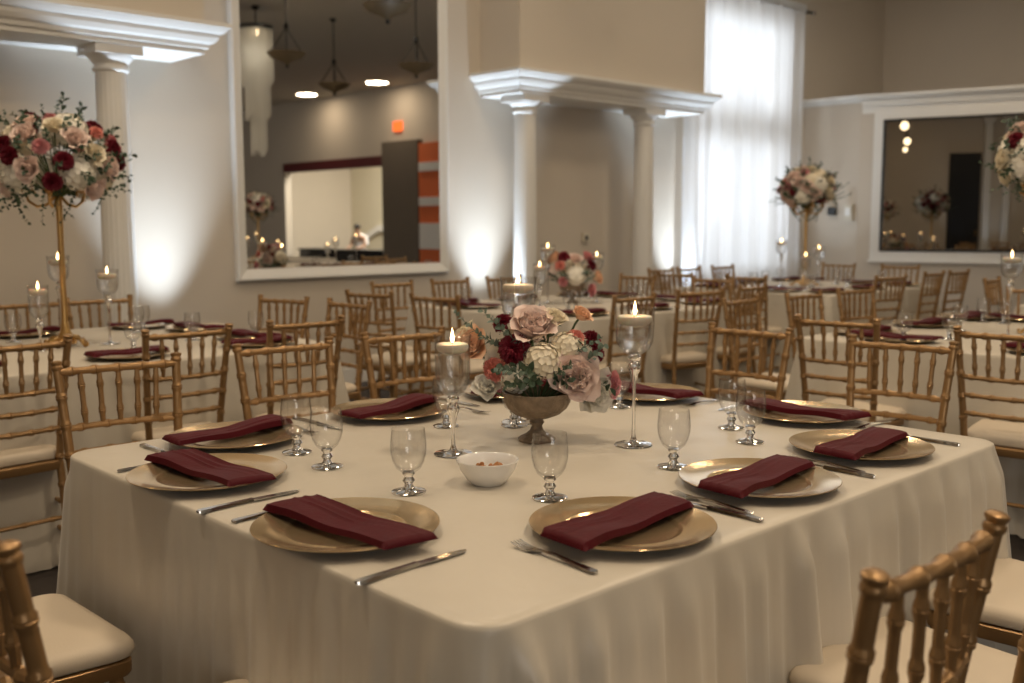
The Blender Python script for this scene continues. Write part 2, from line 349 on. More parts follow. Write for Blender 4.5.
# ------------------------------------------------------------------ chiavari chair
def knuckle(p0, p1, r, n=3, bow=(0, 0, 0), seg=9, caps=.0, thin=1.0, phase=.5):
    p0, p1, bow = V(p0), V(p1), V(bow); ts = [0.]; rs = [r * thin]
    for i in range(n):
        c = (i + phase) / n; d = .010 / max((p1 - p0).length, .05)
        for dt, k in ((-1.5, 1.0), (-.6, 1.3), (-.2, 1.36), (0, 1.18), (.2, 1.36), (.6, 1.3), (1.5, 1.0)):
            ts.append(c + dt * d); rs.append(r * k)
    ts.append(1.); rs.append(r * thin)
    extra = [(k / 8, None) for k in range(1, 8)]
    seq = sorted([(a, b) for a, b in zip(ts, rs)] + [(a, r) for a, b in extra if all(abs(a - x) > .02 for x in ts)])
    mb = MB(); mb.tube([p0.lerp(p1, a) + bow * (4 * a * (1 - a)) for a, b in seq], [b for a, b in seq], seg); return mb
def make_chair():
    root = empty('chiavari_chair')
    def post(s):
        pts = [(s * .165, -.235, .0), (s * .158, -.200, .25), (s * .152, -.185, .44), (s * .158, -.196, .56), (s * .168, -.222, .74), (s * .178, -.25, .905)]
        # resample
        P = [V(p) for p in pts]; out = []; rad = []; n = 46
        cum = [0]
        for i in range(5): cum.append(cum[-1] + (P[i + 1] - P[i]).length)
        kn = [.10, .24, .38, .50, .60, .70, .80, .895]
        ss = sorted(set([i / n for i in range(n + 1)] + [k + d for k in kn for d in (-.012, -.006, -.002, 0, .002, .006, .012)]))
        for q in ss:
            L = q * cum[-1]; i = max(k for k in range(5) if cum[k] <= L + 1e-9); f = (L - cum[i]) / (cum[i + 1] - cum[i])
            out.append(P[i].lerp(P[i + 1], min(f, 1)))
            r = .0145 - .001 * q
            for k in kn:
                d = abs(q - k)
                if d < .0005: r *= 1.12
                elif d < .007: r *= 1.24
            rad.append(r)
        mb = MB(); mb.tube(out, rad, 10)
        top = V(pts[-1]); ax = (P[5] - P[4]).normalized()
        mb.lathe([(.0135, -.01), (.0165, -.004), (.0165, .002), (.0135, .006), (.0172, .012), (.0172, .017), (.012, .0205), (0, .0215)], 12, basis(top - ax * .006, ax)); return mb
    for s in (-1, 1): post(s).obj('leg', 'gold', root)
    for s in (-1, 1):
        knuckle((s * .182, .185, 0), (s * .178, .170, .43), .0145, 4, seg=10).obj('leg', 'gold', root)
    knuckle((-.174, -.243, .885), (.174, -.243, .885), .0115, 5, (0, -.013, 0)).obj('top_rail', 'gold', root)
    for z, w, y, b in ((.715, .163, -.219, -.032), (.640, .158, -.208, -.026), (.565, .154, -.198, -.022)):
        knuckle((-w, y, z), (w, y, z), .0098, 4, (0, b, 0), 8).obj('cross_rail', 'gold', root)
    for i in range(5):
        u = -.66 + i * .33; bt = 1 - u * u
        knuckle((u * .160, -.219 - .032 * bt, .718), (u * .172, -.243 - .013 * bt, .882), .0085, 2, seg=8, thin=.85).obj('spindle', 'gold', root)
    # seat frame: rounded trapezoid ring
    def outline(wf, wr, yf, yr, rad, n=6):
        pts = []
        for cx, cy, a0 in ((wf - rad, yf - rad, 0), (-wf + rad, yf - rad, 90), (-wr + rad, yr + rad, 180), (wr - rad, yr + rad, 270)):
            for k in range(n + 1):
                a = R(a0 + 90 * k / n); pts.append((cx + rad * cos(a), cy + rad * sin(a)))
        return pts
    o = outline(.198, .168, .200, -.195, .025)
    MB().rings([[(x, y, .405) for x, y in o], [(x * 1.02, y * 1.02, .412) for x, y in o], [(x * 1.02, y * 1.02, .436) for x, y in o], [(x, y, .440) for x, y in o]]).obj('seat_frame', 'gold', root)
    o = outline(.205, .172, .212, -.178, .045)
    prof = [(.94, .440), (1.0, .446), (1.02, .456), (1.01, .468), (.975, .478), (.90, .4835), (.6, .487), (.2, .488)]
    MB().rings([[(x * k, y * k, z) for x, y in o] for k, z in prof]).obj('seat_cushion', 'ivory', root)
    for s in (-1, 1):
        for z in (.16, .27): knuckle((s * .162, -.21, z), (s * .180, .178, z), .0085, 3, seg=8).obj('stretcher', 'gold', root)
    knuckle((-.18, .178, .22), (.18, .178, .22), .0085, 3, seg=8).obj('stretcher', 'gold', root)
    knuckle((-.158, -.205, .22), (.158, -.205, .22), .0085, 3, seg=8).obj('stretcher', 'gold', root)
    return root
CH = make_chair()
chairs = [  # x, y of the top rail's middle, heading in degrees, label
    (1.27, 3.12, 172, 'gold chiavari chair at the main table, left one of three on the mirror side'),
    (1.88, 3.16, 176, 'gold chiavari chair at the main table, middle one of three on the mirror side'),
    (2.41, 3.16, 176, 'gold chiavari chair behind the left stemmed candle, main table mirror side'),
    (3.51, 2.31, 92, 'gold chiavari chair at main table right end, behind the pair of goblets'),
    (3.50, 1.67, 97, 'gold chiavari chair at the main table right end, nearest the camera'),
    (1.285, .545, 0, 'blurred gold chiavari chair back rising at the bottom right corner'),
    (1.88, .54, 2, 'gold chiavari chair showing only its ivory seat behind the bottom right chair back'),
    (2.45, .55, 0, 'gold chiavari chair with ivory seat at the right edge beside the main table'),
    (.355, 2.18, -88, 'gold chiavari chair with its ivory seat showing at the bottom left'),
    (.425, 1.548, -98, 'blurred gold chiavari chair post in the bottom left corner'),
    (1.22, 3.86, 5, 'gold chiavari chair at the left edge turned to the flower stand table'),
    (1.86, 3.85, 0, 'gold chiavari chair before the flower stand table, left of the table corner'),
    (2.41, 3.85, -2, 'gold chiavari chair at the right corner of the flower stand table'),
    (3.08, 5.16, 106, 'gold chiavari chair at the flower stand table, under the mirror left corner'),
    (3.17, 4.63, 92, 'gold chiavari chair at the flower stand table right end, nearer the camera'),
    (1.90, 5.86, 180, 'gold chiavari chair at the wall side of the flower stand table, left edge'),
    (2.30, 5.88, 178, 'gold chiavari chair at wall side of the flower stand table, behind the tall candle'),
    (3.70, 5.20, -76, 'gold chiavari chair at the centre rear table left end, farther one'),
    (3.78, 4.66, -80, 'gold chiavari chair at the centre rear table left end, nearer one'),
    (4.46, 5.98, 180, 'gold chiavari chair against the wall below the mirror middle'),
    (5.01, 5.98, 180, 'gold chiavari chair against the wall below the mirror right corner'),
    (5.57, 5.98, 180, 'gold chiavari chair silhouetted against the lit wall left of the first column'),
    (4.61, 3.82, 0, 'gold chiavari chair with its back right behind the middle stemmed candle'),
    (5.28, 3.84, -14, 'gold chiavari chair turned sideways right of the tall stemmed candle'),
    (5.95, 3.90, 5, 'gold chiavari chair at the near right corner of the centre rear table'),
    (6.50, 5.36, 90, 'gold chiavari chair at the centre rear table right end, by the second column'),
    (6.55, 4.65, 92, 'gold chiavari chair at the centre rear table right end, nearer one'),
    (7.00, 5.37, -92, 'gold chiavari chair at the far curtain table left end, farther one'),
    (7.00, 4.66, -88, 'gold chiavari chair at the far curtain table left end, nearer one'),
    (4.86, 3.27, 184, 'gold chiavari chair behind the right end chair of the main table'),
    (5.49, 3.25, 178, 'gold chiavari chair on far side of right table, middle one'),
    (6.12, 3.25, 172, 'gold chiavari chair on far side of right table, right one'),
    (4.10, 2.26, -83, 'gold chiavari chair at the right table left end, left of the two'),
    (4.08, 1.54, -86, 'gold chiavari chair at the right edge, right table left end'),
    (7.60, 6.0, 180, 'small distant gold chiavari chair beside the second column'),
    (8.03, 6.0, 180, 'small distant gold chiavari chair between second column and curtain'),
    (8.59, 6.0, 180, 'small distant gold chiavari chair in front of the curtain'),
    (7.78, 3.82, -12, 'gold chiavari chair before the smoked mirror, near side of the curtain table'),
    (8.67, 3.87, 0, 'narrow edge-on gold chiavari chair right of the curtain table, left of two'),
    (9.10, 3.84, -2, 'narrow edge-on gold chiavari chair right of the curtain table, right of two'),
    (9.85, 4.75, 100, 'pale gold chiavari chair below the smoked mirror left corner'),
    (9.85, 5.42, 92, 'pale gold chiavari chair behind the curtain table candles'),
    (7.96, 3.12, 186, 'gold chiavari chair left of the right edge candle holder'),
    (6.95, 2.43, 92, 'gold chiavari chair at the right edge beside the right table candle holder'),
]
for i, (x, y, h, lab) in enumerate(chairs):
    a = R(h); ox, oy = -sin(a) * .255, cos(a) * .255
    place(CH, (x + ox, y + oy, 0), a, lab, 'chair', 'gold chiavari chairs')

# ------------------------------------------------------------------ tables and cloths
def rrect(x0, x1, y0, y1, r, step=.03):
    pts = []
    cs = [((x1 - r, y0 + r), -90), ((x1 - r, y1 - r), 0), ((x0 + r, y1 - r), 90), ((x0 + r, y0 + r), 180)]
    for i, ((cx, cy), a0) in enumerate(cs):
        for k in range(9):
            a = R(a0 + 90 * k / 8); pts.append((V((cx + r * cos(a), cy + r * sin(a))), V((cos(a), sin(a))), 1 - abs(k - 4) / 4 * .35))
        nx, a1 = cs[(i + 1) % 4]; a = R(a0 + 90); p = V((cx + r * cos(a), cy + r * sin(a))); q = V((nx[0] + r * cos(a), nx[1] + r * sin(a)))
        n = int((q - p).length / step)
        for k in range(1, n):
            t = k / n; e = min(t, 1 - t) * (q - p).length; pts.append((p.lerp(q, t), V((cos(a), sin(a))), .65 * math.exp(-e / .10)))
    return pts
def cloth(x0, x1, y0, y1, seed, zt=.762, amp=.010, step=.03, flare=.05, m='cloth', rows=22, calm=None, rc=.045):
    rnd = random.Random(seed); pts = rrect(x0, x1, y0, y1, rc, step); n = len(pts); s = 0; S = []
    for i in range(n): S.append(s); s += (pts[(i + 1) % n][0] - pts[i][0]).length
    T = s; comp = [(rnd.randint(int(T / .20), int(T / .062)), rnd.uniform(0, 6.28), rnd.uniform(.4, 1)) for _ in range(7)]
    comp2 = [(rnd.randint(2, 9), rnd.uniform(0, 6.28)) for _ in range(3)]
    def f(i, t):
        th = 2 * pi * S[i] / T
        w = sum(a * sin(k * th + p + .35 * t * sin(3 * th + p)) for k, p, a in comp) / 2.6
        w2 = sum(sin(k * th + p) for k, p in comp2) / 3
        return w * (.65 + .5 * w2)
    rings = []
    for ins in (.03, .0065, .002): rings.append([(p.x - nn.x * ins, p.y - nn.y * ins, zt - (0 if ins > .01 else .0012 if ins > .004 else .004)) for p, nn, c in pts])
    rings.append([(p.x, p.y, zt - .010) for p, nn, c in pts])
    for j in range(1, rows + 1):
        t = (j / rows) ** 1.25; z = zt - .010 - (zt - .018) * t; ring = []
        for i, (p, nn, c) in enumerate(pts):
            k = calm(nn) if calm else 1.
            grow = min(1, t * 10) * .5 + .5 * t
            fold = f(i, t); o = flare * t * (1 + 2.0 * c) + amp * grow * (fold + .55) * (k + .5 * c) * (1 + .8 * t)
            o += .05 * c * grow * sin(S[i] * 42 + seed)* .45
            tw = .012 * t * sin(S[i] * 17 + seed) * k
            ring.append((p.x + nn.x * max(o, -.004) - nn.y * tw, p.y + nn.y * max(o, -.004) + nn.x * tw, z))
        rings.append(ring)
    mb = MB(); nn = n
    vs = [p for r in rings for p in r]; fs = [tuple(range(n))]
    for j in range(len(rings) - 1):
        for k in range(n):
            a = j * n + k; b = j * n + (k + 1) % n; fs.append((a + n, b + n, b, a))
    return mb.add(vs, fs).obj('tablecloth', m, ang=180)
def table(x0, x1, y0, y1, label):
    t = empty('banquet_table', ((x0 + x1) / 2, (y0 + y1) / 2, 0)); tag(t, label, 'table', 'rectangular banquet tables')
    w, d = (x1 - x0) / 2 - .012, (y1 - y0) / 2 - .012
    oc = [(w - .07, -d), (w - .02, -d + .02), (w, -d + .07), (w, d - .07), (w - .02, d - .02), (w - .07, d), (-w + .07, d), (-w + .02, d - .02), (-w, d - .07), (-w, -d + .07), (-w + .02, -d + .02), (-w + .07, -d)]
    prism(oc, .728, .756).obj('tabletop', 'taupe', t, smooth=False)
    for sx in (-1, 1):
        for sy in (-1, 1): MB().tube([(sx * (w - .15), sy * (d - .12), 0), (sx * (w - .15), sy * (d - .12), .728)], .016, 10).obj('leg', 'black', t)
TB = {'main': (.900, 2.725, 1.015, 2.585), 'stand': (.84, 2.72, 4.06, 5.66), 'centre': (4.36, 6.24, 4.08, 5.68), 'right': (4.50, 6.40, 1.12, 2.70),
      'curtain': (7.30, 9.18, 4.08, 5.66), 'side': (7.35, 9.2, 1.12, 2.72), 'mirrored': (7.7, 9.6, -1.8, -.2)}
TD = {'main': 'main table', 'stand': 'left rear table', 'centre': 'centre rear table', 'right': 'right table', 'curtain': 'far curtain table', 'side': 'side table', 'mirrored': 'table seen in the mirror'}
CLAB = {'main': 'champagne satin tablecloth draped over the large table in the foreground', 'stand': 'champagne tablecloth on the left rear table under the gold flower stand',
        'centre': 'champagne tablecloth on the centre rear table with the low bouquet', 'right': 'champagne tablecloth on the table at the right edge behind the chairs',
        'curtain': 'pale tablecloth on the far table in front of the sheer curtain', 'side': 'champagne tablecloth on the table past the right edge below the smoked mirror', 'mirrored': 'champagne tablecloth on a table seen only in the tall mirror'}
for i, (k, b) in enumerate(TB.items()):
    if k == 'main':
        o = cloth(*b, 11, amp=.042, step=.0125, flare=.022, rows=34, calm=lambda n: .13 if n.x < -.7 else 1.0, rc=.07)
    else: o = cloth(*b, 20 + i, amp=.014, m='cloth_far')
    tag(o, CLAB[k], 'tablecloth', 'champagne tablecloths')
    table(*b, 'rectangular banquet table hidden under the tablecloth of the ' + TD[k])

# ------------------------------------------------------------------ tableware prototypes
def make_plate():
    top = [(0, .0065), (.098, .0065), (.104, .0075), (.108, .0105), (.112, .0112), (.118, .0105), (.150, .0165), (.167, .0205), (.1705, .0212), (.1715, .0200)]
    bot = [(.1705, .0185), (.150, .013), (.112, .004), (.100, .0), (0, 0)]
    o = MB().lathe(top, 72, cap0=False, cap1=False).obj('charger_plate', 'charger', ang=50)
    MB().lathe([(.1715, .0200)] + bot, 72, cap0=False, cap1=False).obj('underside', 'charger_back', o, ang=50); return o
PL = make_plate()
def make_napkin():      # long axis x (.365), local -y is the sitter's side
    nx, ny = 48, 22; rnd = random.Random(5)
    def top(u, v):
        x = -.178 + .356 * u
        wl = .052 * (1 + .10 * math.exp(-((u - .03) / .12) ** 2) - .06 * sin(pi * u))
        yc = .012 * sin(2.6 * u - .8) 
        x += (v - .5) * (.012 + .012 * sin(3 * u))
        y = yc + (v - .5) * 2 * wl
        e = min(v, 1 - v) * 2 * wl
        h = .0125 * min(1, sqrt(max(e, 0) / .004)) * (1 - .18 * u)
        ridge = .0035 * max(0, sin((v - .48) * 30)) * (1 if v > .5 else 0) * (.6 + .4 * sin(5 * u))
        h += ridge + .0025 * sin(7 * u + 3 * v) * min(1, e / .02)
        endf = min(1, min(u, 1 - u) / .012)
        h *= .35 + .65 * sqrt(endf)
        sag = .0218 + .0008 * sin(6 * u) - .007 * math.exp(-((u - .5) / .2) ** 2)
        droop = 0
        return (x, y, sag + h + droop, sag + droop)
    vs = []; fs = []
    for j in range(ny + 1):
        for i in range(nx + 1):
            x, y, zt, zb = top(i / nx, j / ny); vs.append((x, y, zt))
    off = len(vs)
    for j in range(ny + 1):
        for i in range(nx + 1):
            x, y, zt, zb = top(i / nx, j / ny); vs.append((x, y, zb))
    W = nx + 1
    for j in range(ny):
        for i in range(nx):
            a = j * W + i; fs.append((a, a + 1, a + W + 1, a + W)); fs.append((off + a + W, off + a + W + 1, off + a + 1, off + a))
    for i in range(nx):
        fs.append((off + i, off + i + 1, i + 1, i)); a = ny * W + i; fs.append((a, a + 1, off + a + 1, off + a))
    for j in range(ny):
        a = j * W; fs.append((a, a + W, off + a + W, off + a)); a = j * W + nx; fs.append((off + a, off + a + W, a + W, a))
    return MB().add(vs, fs).obj('napkin', 'wine', ang=60)
NP = make_napkin()
def make_knife():
    h = empty('table_knife')
    def flat(sec): # (y, halfwidth, z, thick)
        return [[(-w, y, z - t), (w, y, z - t), (w * .8, y, z + t), (-w * .8, y, z + t)] for y, w, z, t in sec]
    MB().rings(flat([(-.115, .004, .004, .002), (-.11, .0085, .004, .003), (-.07, .0075, .0045, .003), (0, .005, .005, .0032), (.008, .006, .005, .0035)])).obj('handle', 'steel', h)
    MB().rings([[(-w, y, z - t), (w2, y, z - t * .4), (w2, y, z + t * .4), (-w, y, z + t)] for y, w, w2, z, t in ((.008, .005, .005, .005, .0012), (.02, .006, .009, .005, .0012), (.09, .006, .010, .004, .001), (.112, .005, .007, .003, .0008), (.120, .002, .001, .003, .0006))]).obj('blade', 'steel', h)
    return h
def make_fork():
    h = empty('dinner_fork')
    MB().rings([[(-w, y, z - t), (w, y, z - t), (w * .8, y, z + t), (-w * .8, y, z + t)] for y, w, z, t in ((-.10, .004, .003, .0012), (-.095, .009, .003, .002), (-.06, .007, .0045, .002), (0, .0032, .009, .0018), (.03, .0035, .007, .0016), (.042, .010, .005, .001), (.06, .0122, .003, .001))]).obj('handle', 'steel', h)
    for i in range(4):
        x = -.0105 + .007 * i; MB().rings([[(x - w, y, z - t), (x + w, y, z - t), (x + w, y, z + t), (x - w, y, z + t)] for y, w, z, t in ((.058, .0022, .003, .001), (.080, .0019, .004, .001), (.100, .0012, .0085, .0006))]).obj('tine', 'steel', h)
    return h
KN, FK = make_knife(), make_fork()
def make_goblet():
    g = empty('water_goblet')
    bowl = [(.0075, .042), (.016, .0445), (.026, .053), (.033, .066), (.0375, .083), (.0385, .100), (.0370, .118), (.0352, .1365), (.0348, .1375), (.0340, .1368), (.0358, .118), (.0372, .100), (.0362, .084), (.0315, .0675), (.0245, .0555), (.012, .0475), (0, .0465)]
    MB().lathe(bowl, 40, cap0=False).obj('bowl', 'rim', g, ang=70)
    MB().lathe([(.0, .0455), (.012, .044), (.0135, .040), (.0085, .034), (.0115, .029), (.0135, .0255), (.0105, .0215), (.0085, .018), (.010, .013), (.014, .0095), (0, .0085)], 28).obj('stem', 'solid', g)
    MB().lathe([(0, .0088), (.014, .0088), (.024, .0062), (.0335, .0045), (.0365, .003), (.0360, .0005), (.034, 0), (0, .0)], 40).obj('foot', 'solid', g)
    return g
GB = make_goblet()
def make_holder(h, bowl_h, r):
    g = empty('stemmed_candle_holder'); zb = h - bowl_h
    out = [(.004, zb), (.022, zb + .003), (r * .72, zb + .014), (r * .92, zb + .032), (r * .97, zb + .055), (r * .98, h - .02), (r * 1.03, h - .004), (r * 1.05, h)]
    inn = [(x - .0018, z + .0005) for x, z in reversed(out[3:])] + [(r * .70, zb + .0165), (.02, zb + .0055), (0, zb + .005)]
    MB().lathe(out + inn, 44, cap0=False).obj('bowl', 'rim', g, ang=70)
    zs = [(0, zb + .003), (.010, zb + .001), (.0165, zb - .006), (.014, zb - .013), (.0075, zb - .017), (.014, zb - .023), (.0175, zb - .031), (.015, zb - .040), (.010, zb - .050), (.0085, zb - .062), (.0055, zb - .075), (.0042, zb - .10), (.0042, .05), (.0055, .022), (.009, .013), (0, .010)]
    MB().lathe([q for q in zs if q[1] > .009], 24).obj('stem', 'solid', g)
    MB().lathe([(0, .0125), (.008, .0125), (.014, .0075), (.034, .0048), (.047, .0032), (.0485, .0015), (.046, 0), (0, 0)], 44).obj('foot', 'solid', g)
    wt = h - .0475
    MB().lathe([(0, zb + .0062), (.018, zb + .0068), (r * .69, zb + .0175), (r * .90 - .002, zb + .034), (r * .955 - .002, zb + .054), (r * .965 - .002, max(wt, zb + .06)), (0, wt)], 40).obj('water', 'water', g, ang=60)
    return g
HOLD = {'small': make_holder(.295, .150, .0445), 'mid': make_holder(.353, .120, .0505), 'tall': make_holder(.415, .125, .0505)}
HH = {'small': .295, 'mid': .353, 'tall': .415}
def make_candle(r):
    o = MB().lathe([(0, -.014), (r * .55, -.0135), (r * .85, -.009), (r * .98, -.001), (r, .004), (r * .97, .009), (r * .88, .0115), (r * .45, .010), (0, .0085)], 36).obj('floating_candle', 'wax')
    wk = MB().tube([(0, 0, .008), (.0005, 0, .014), (.001, 0, .018)], .0009, 6).obj('wick', 'wick', o)
    MB().lathe([(0, .0125), (.0030, .0155), (.0048, .021), (.0046, .027), (.0033, .035), (.0016, .043), (0, .050)], 14).obj('flame', 'flame', wk); return o
CD = make_candle(.0395); CD2 = make_candle(.044)
ZT = .7625
def candle(x, y, size, desc, light=False):
    place(HOLD[size], (x, y, ZT), 0, 'clear glass stemmed candle holder, ' + desc, 'candle holder', 'stemmed glass candle holders')
    z = ZT + HH[size] - .032
    place(CD if size == 'small' else CD2, (x, y, z), random.uniform(0, 6), 'lit ivory floating candle in the glass holder, ' + desc, 'candle', 'floating candles')
    if light:
        l = bpy.data.lights.new('candle_light', 'POINT'); l.energy = light; l.color = (1, .62, .30); l.shadow_soft_size = .006
        lo = bpy.data.objects.new('candle_light', l); lo.location = (x, y, z + .028); C.objects.link(lo)

# main table: ten places.  (cx, cy, heading of the sitter, napkin turn, descriptor)
def setting(cx, cy, rz, desc, tw=0., full=True, goblet=None, grp='', nd=None, knife=None, fork=None):
    c, s = cos(rz), sin(rz)
    def W(x, y): return (cx + c * x - s * y, cy + s * x + c * y)
    place(PL, (cx, cy, ZT), random.uniform(0, 6), 'round gold charger plate ' + desc, 'plate', 'gold charger plates')
    nx, ny = W(*(nd or (0, 0)))
    place(NP, (nx, ny, ZT + .0015), rz + tw, 'folded burgundy napkin on the gold plate ' + desc, 'napkin', 'folded burgundy napkins')
    if full:
        kx, ky, kr = knife or (.235, -.03, .03); x, y = W(kx, ky); place(KN, (x, y, ZT), rz + kr, 'silver table knife right of the plate ' + desc, 'knife', 'table knives')
        kx, ky, kr = fork or (-.20, -.02, -.05); x, y = W(kx, ky); place(FK, (x, y, ZT), rz + kr, 'silver dinner fork left of the plate ' + desc, 'fork', 'dinner forks')
MP = [ # main table
    (1.035, 2.075, -pi / 2, 'at left end of main table, farther seat', 0.0, (0, 0), None, None),
    (1.03, 1.53, -pi / 2, 'at left end of main table, nearer seat', 0.0, (.015, -.01), None, None),
    (1.40, 1.185, 0, 'on near side of main table, centre front', .04, (-.005, -.005), None, None),
    (1.87, 1.20, 0, 'on near side of main table, middle seat', .05, (-.01, -.01), None, None),
    (2.335, 1.21, 0, 'on near side of main table, right corner seat', .04, (-.01, -.015), None, None),
    (1.275, 2.40, pi, 'on mirror side of main table, left corner seat', .10, (.0, -.03), (.20, .0, .0), None),
    (1.79, 2.42, pi, 'on mirror side of main table, behind left candle', .17, (.0, .0), None, (-.21, .1, .05)),
    (2.30, 2.42, pi, 'on mirror side of main table, behind the bouquet', .1, (.0, .0), None, None),
    (2.63, 1.545, pi / 2, 'at right end of main table, nearer seat', -.10, (.0, .0), None, None),
    (2.585, 2.085, pi / 2, 'at right end of main table, farther seat', -.1, (.0, .0), None, None)]
for cx, cy, rz, desc, tw, nd, kn, fk in MP: setting(cx, cy, rz, desc, tw, nd=nd, knife=kn, fork=fk)
GP = [(1.32, 2.17, 'left one of the pair at the left'), (1.29, 1.99, 'right one of the pair at the left'), (1.29, 1.68, 'alone left of the white bowl'),
      (1.47, 1.44, 'in front of the white bowl, nearest the camera'), (1.87, 1.43, 'right of the tall stemmed candle'), (2.35, 1.60, 'left one of the pair at the right'),
      (2.23, 1.46, 'right one of the pair at the right'), (2.38, 2.03, 'behind the pink flowers at the bouquet right side'), (1.94, 2.04, 'half hidden behind the bronze vase'), (1.80, 2.17, 'behind the left stemmed candle')]
for x, y, d in GP: place(GB, (x, y, ZT), random.uniform(0, 6), 'empty clear glass water goblet ' + d, 'goblet', 'water goblets')
candle(1.59, 1.89, 'small', 'left of the main bouquet', .35)
candle(1.99, 1.65, 'mid', 'right of the main bouquet', .35)
candle(1.985, 2.07, 'tall', 'behind the main bouquet', .35)
# bowl of nuts
bw = MB().lathe([(0, .003), (.030, .003), (.034, .0), (.037, .002), (.048, .014), (.060, .032), (.0665, .050), (.0685, .0525), (.0675, .0545), (.0645, .0525), (.057, .034), (.044, .017), (.030, .009), (0, .008)], 48).obj('serving_bowl', 'porcelain', ang=60)
bw.location = (1.46, 1.62, ZT); tag(bw, 'small white bowl holding a few nuts in front of the vase', 'bowl')
nb = MB(); rn = random.Random(2)
for k in range(46):
    r = .040 * sqrt(rn.random()); a = rn.uniform(0, 6.28); 
    m = Matrix.Translation((r * cos(a), r * sin(a), .020 + rn.uniform(0, .016) + .006 * (1 - r / .04))) @ Matrix.Rotation(rn.uniform(0, 3), 4, V((rn.random(), rn.random(), rn.random() + .01)).normalized())
    nb.lathe([(0, -.008), (.0035, -.006), (.0052, 0), (.004, .005), (0, .008)], 8, m)
o = nb.obj('nuts', 'nut'); o.location = (1.46, 1.62, ZT); tag(o, 'small heap of orange-brown nuts in the white bowl', 'nuts', kind='stuff')

# far tables
FAR = {'stand': [(1.10, 0, 'n'), (1.78, 0, 'n'), (2.40, 0, 'n'), (1.10, 0, 'f'), (1.75, 0, 'f'), (2.36, 0, 'f'), (4.55, 0, 'r'), (5.12, 0, 'r')],
       'centre': [(4.66, 0, 'n'), (5.30, 0, 'n'), (5.93, 0, 'n'), (4.66, 0, 'f'), (5.25, 0, 'f'), (5.90, 0, 'f'), (4.60, 0, 'l'), (5.16, 0, 'l'), (4.62, 0, 'r'), (5.20, 0, 'r')],
       'right': [(4.86, 0, 'f'), (5.49, 0, 'f'), (6.08, 0, 'f'), (2.25, 0, 'l'), (1.58, 0, 'l'), (2.24, 0, 'r'), (4.98, 0, 'n')],
       'curtain': [(7.62, 0, 'n'), (8.27, 0, 'n'), (8.90, 0, 'n'), (7.62, 0, 'f'), (8.27, 0, 'f'), (8.90, 0, 'f'), (4.62, 0, 'l'), (5.2, 0, 'l'), (4.70, 0, 'r'), (5.3, 0, 'r')],
       'side': [(7.7, 0, 'f'), (8.3, 0, 'f'), (2.2, 0, 'l')]}
ORD = ['first', 'second', 'third']
for k, L in FAR.items():
    x0, x1, y0, y1 = TB[k]; cnt = {}
    for c, _, sd in L:
        cnt[sd] = cnt.get(sd, 0) + 1
        x, y, rz, gx, gy, nm = {'n': (c, y0 + .20, 0, c + .13, y0 + .45, 'camera side'), 'f': (c, y1 - .20, pi, c - .13, y1 - .45, 'wall side'),
                            'l': (x0 + .19, c, -pi / 2, x0 + .44, c - .13, 'left end'), 'r': (x1 - .19, c, pi / 2, x1 - .44, c + .13, 'right end')}[sd]
        d = 'on the %s, %s %s seat' % (TD[k], ORD[cnt[sd] - 1], nm)
        setting(x, y, rz, d, random.uniform(-.1, .12), full=False)
        place(GB, (gx, gy, ZT), 0, 'clear glass water goblet ' + d, 'goblet', 'water goblets')
candle(1.60, 4.78, 'small', 'left of the gold flower stand', .4); candle(1.93, 4.82, 'mid', 'right of the gold flower stand', .4); candle(1.80, 5.08, 'tall', 'behind the gold flower stand', .4)
candle(4.93, 4.93, 'small', 'left of the centre rear bouquet', .4); candle(5.18, 5.10, 'tall', 'behind the centre rear bouquet'); candle(5.50, 4.92, 'mid', 'right of the centre rear bouquet', .4)
candle(8.06, 5.0, 'tall', 'left of the far flower stand'); candle(8.17, 4.82, 'small', 'in front of the far flower stand'); candle(8.50, 4.88, 'mid', 'right of the far flower stand')
candle(5.20, 1.945, 'tall', 'on the right table at the right edge'); candle(5.62, 1.75, 'small', 'on the right table beside the flower stand')
for i, (x, y, s) in enumerate(((8.0, 1.95, 'small'), (8.45, 2.0, 'tall'), (8.3, 1.7, 'mid'), (8.4, -1.0, 'mid'), (8.9, -.9, 'small'), (8.7, -1.25, 'tall'), (8.05, -.75, 'small'))):
    candle(x, y, s, ['small one reflected low in the tall mirror', 'tall one reflected in the tall mirror', 'middle sized one reflected in the tall mirror', 'beside the flower stand seen in the mirror', 'small one right of the mirrored flower stand', 'tall one behind the mirrored flower stand', 'small one at the mirrored table end'][i])

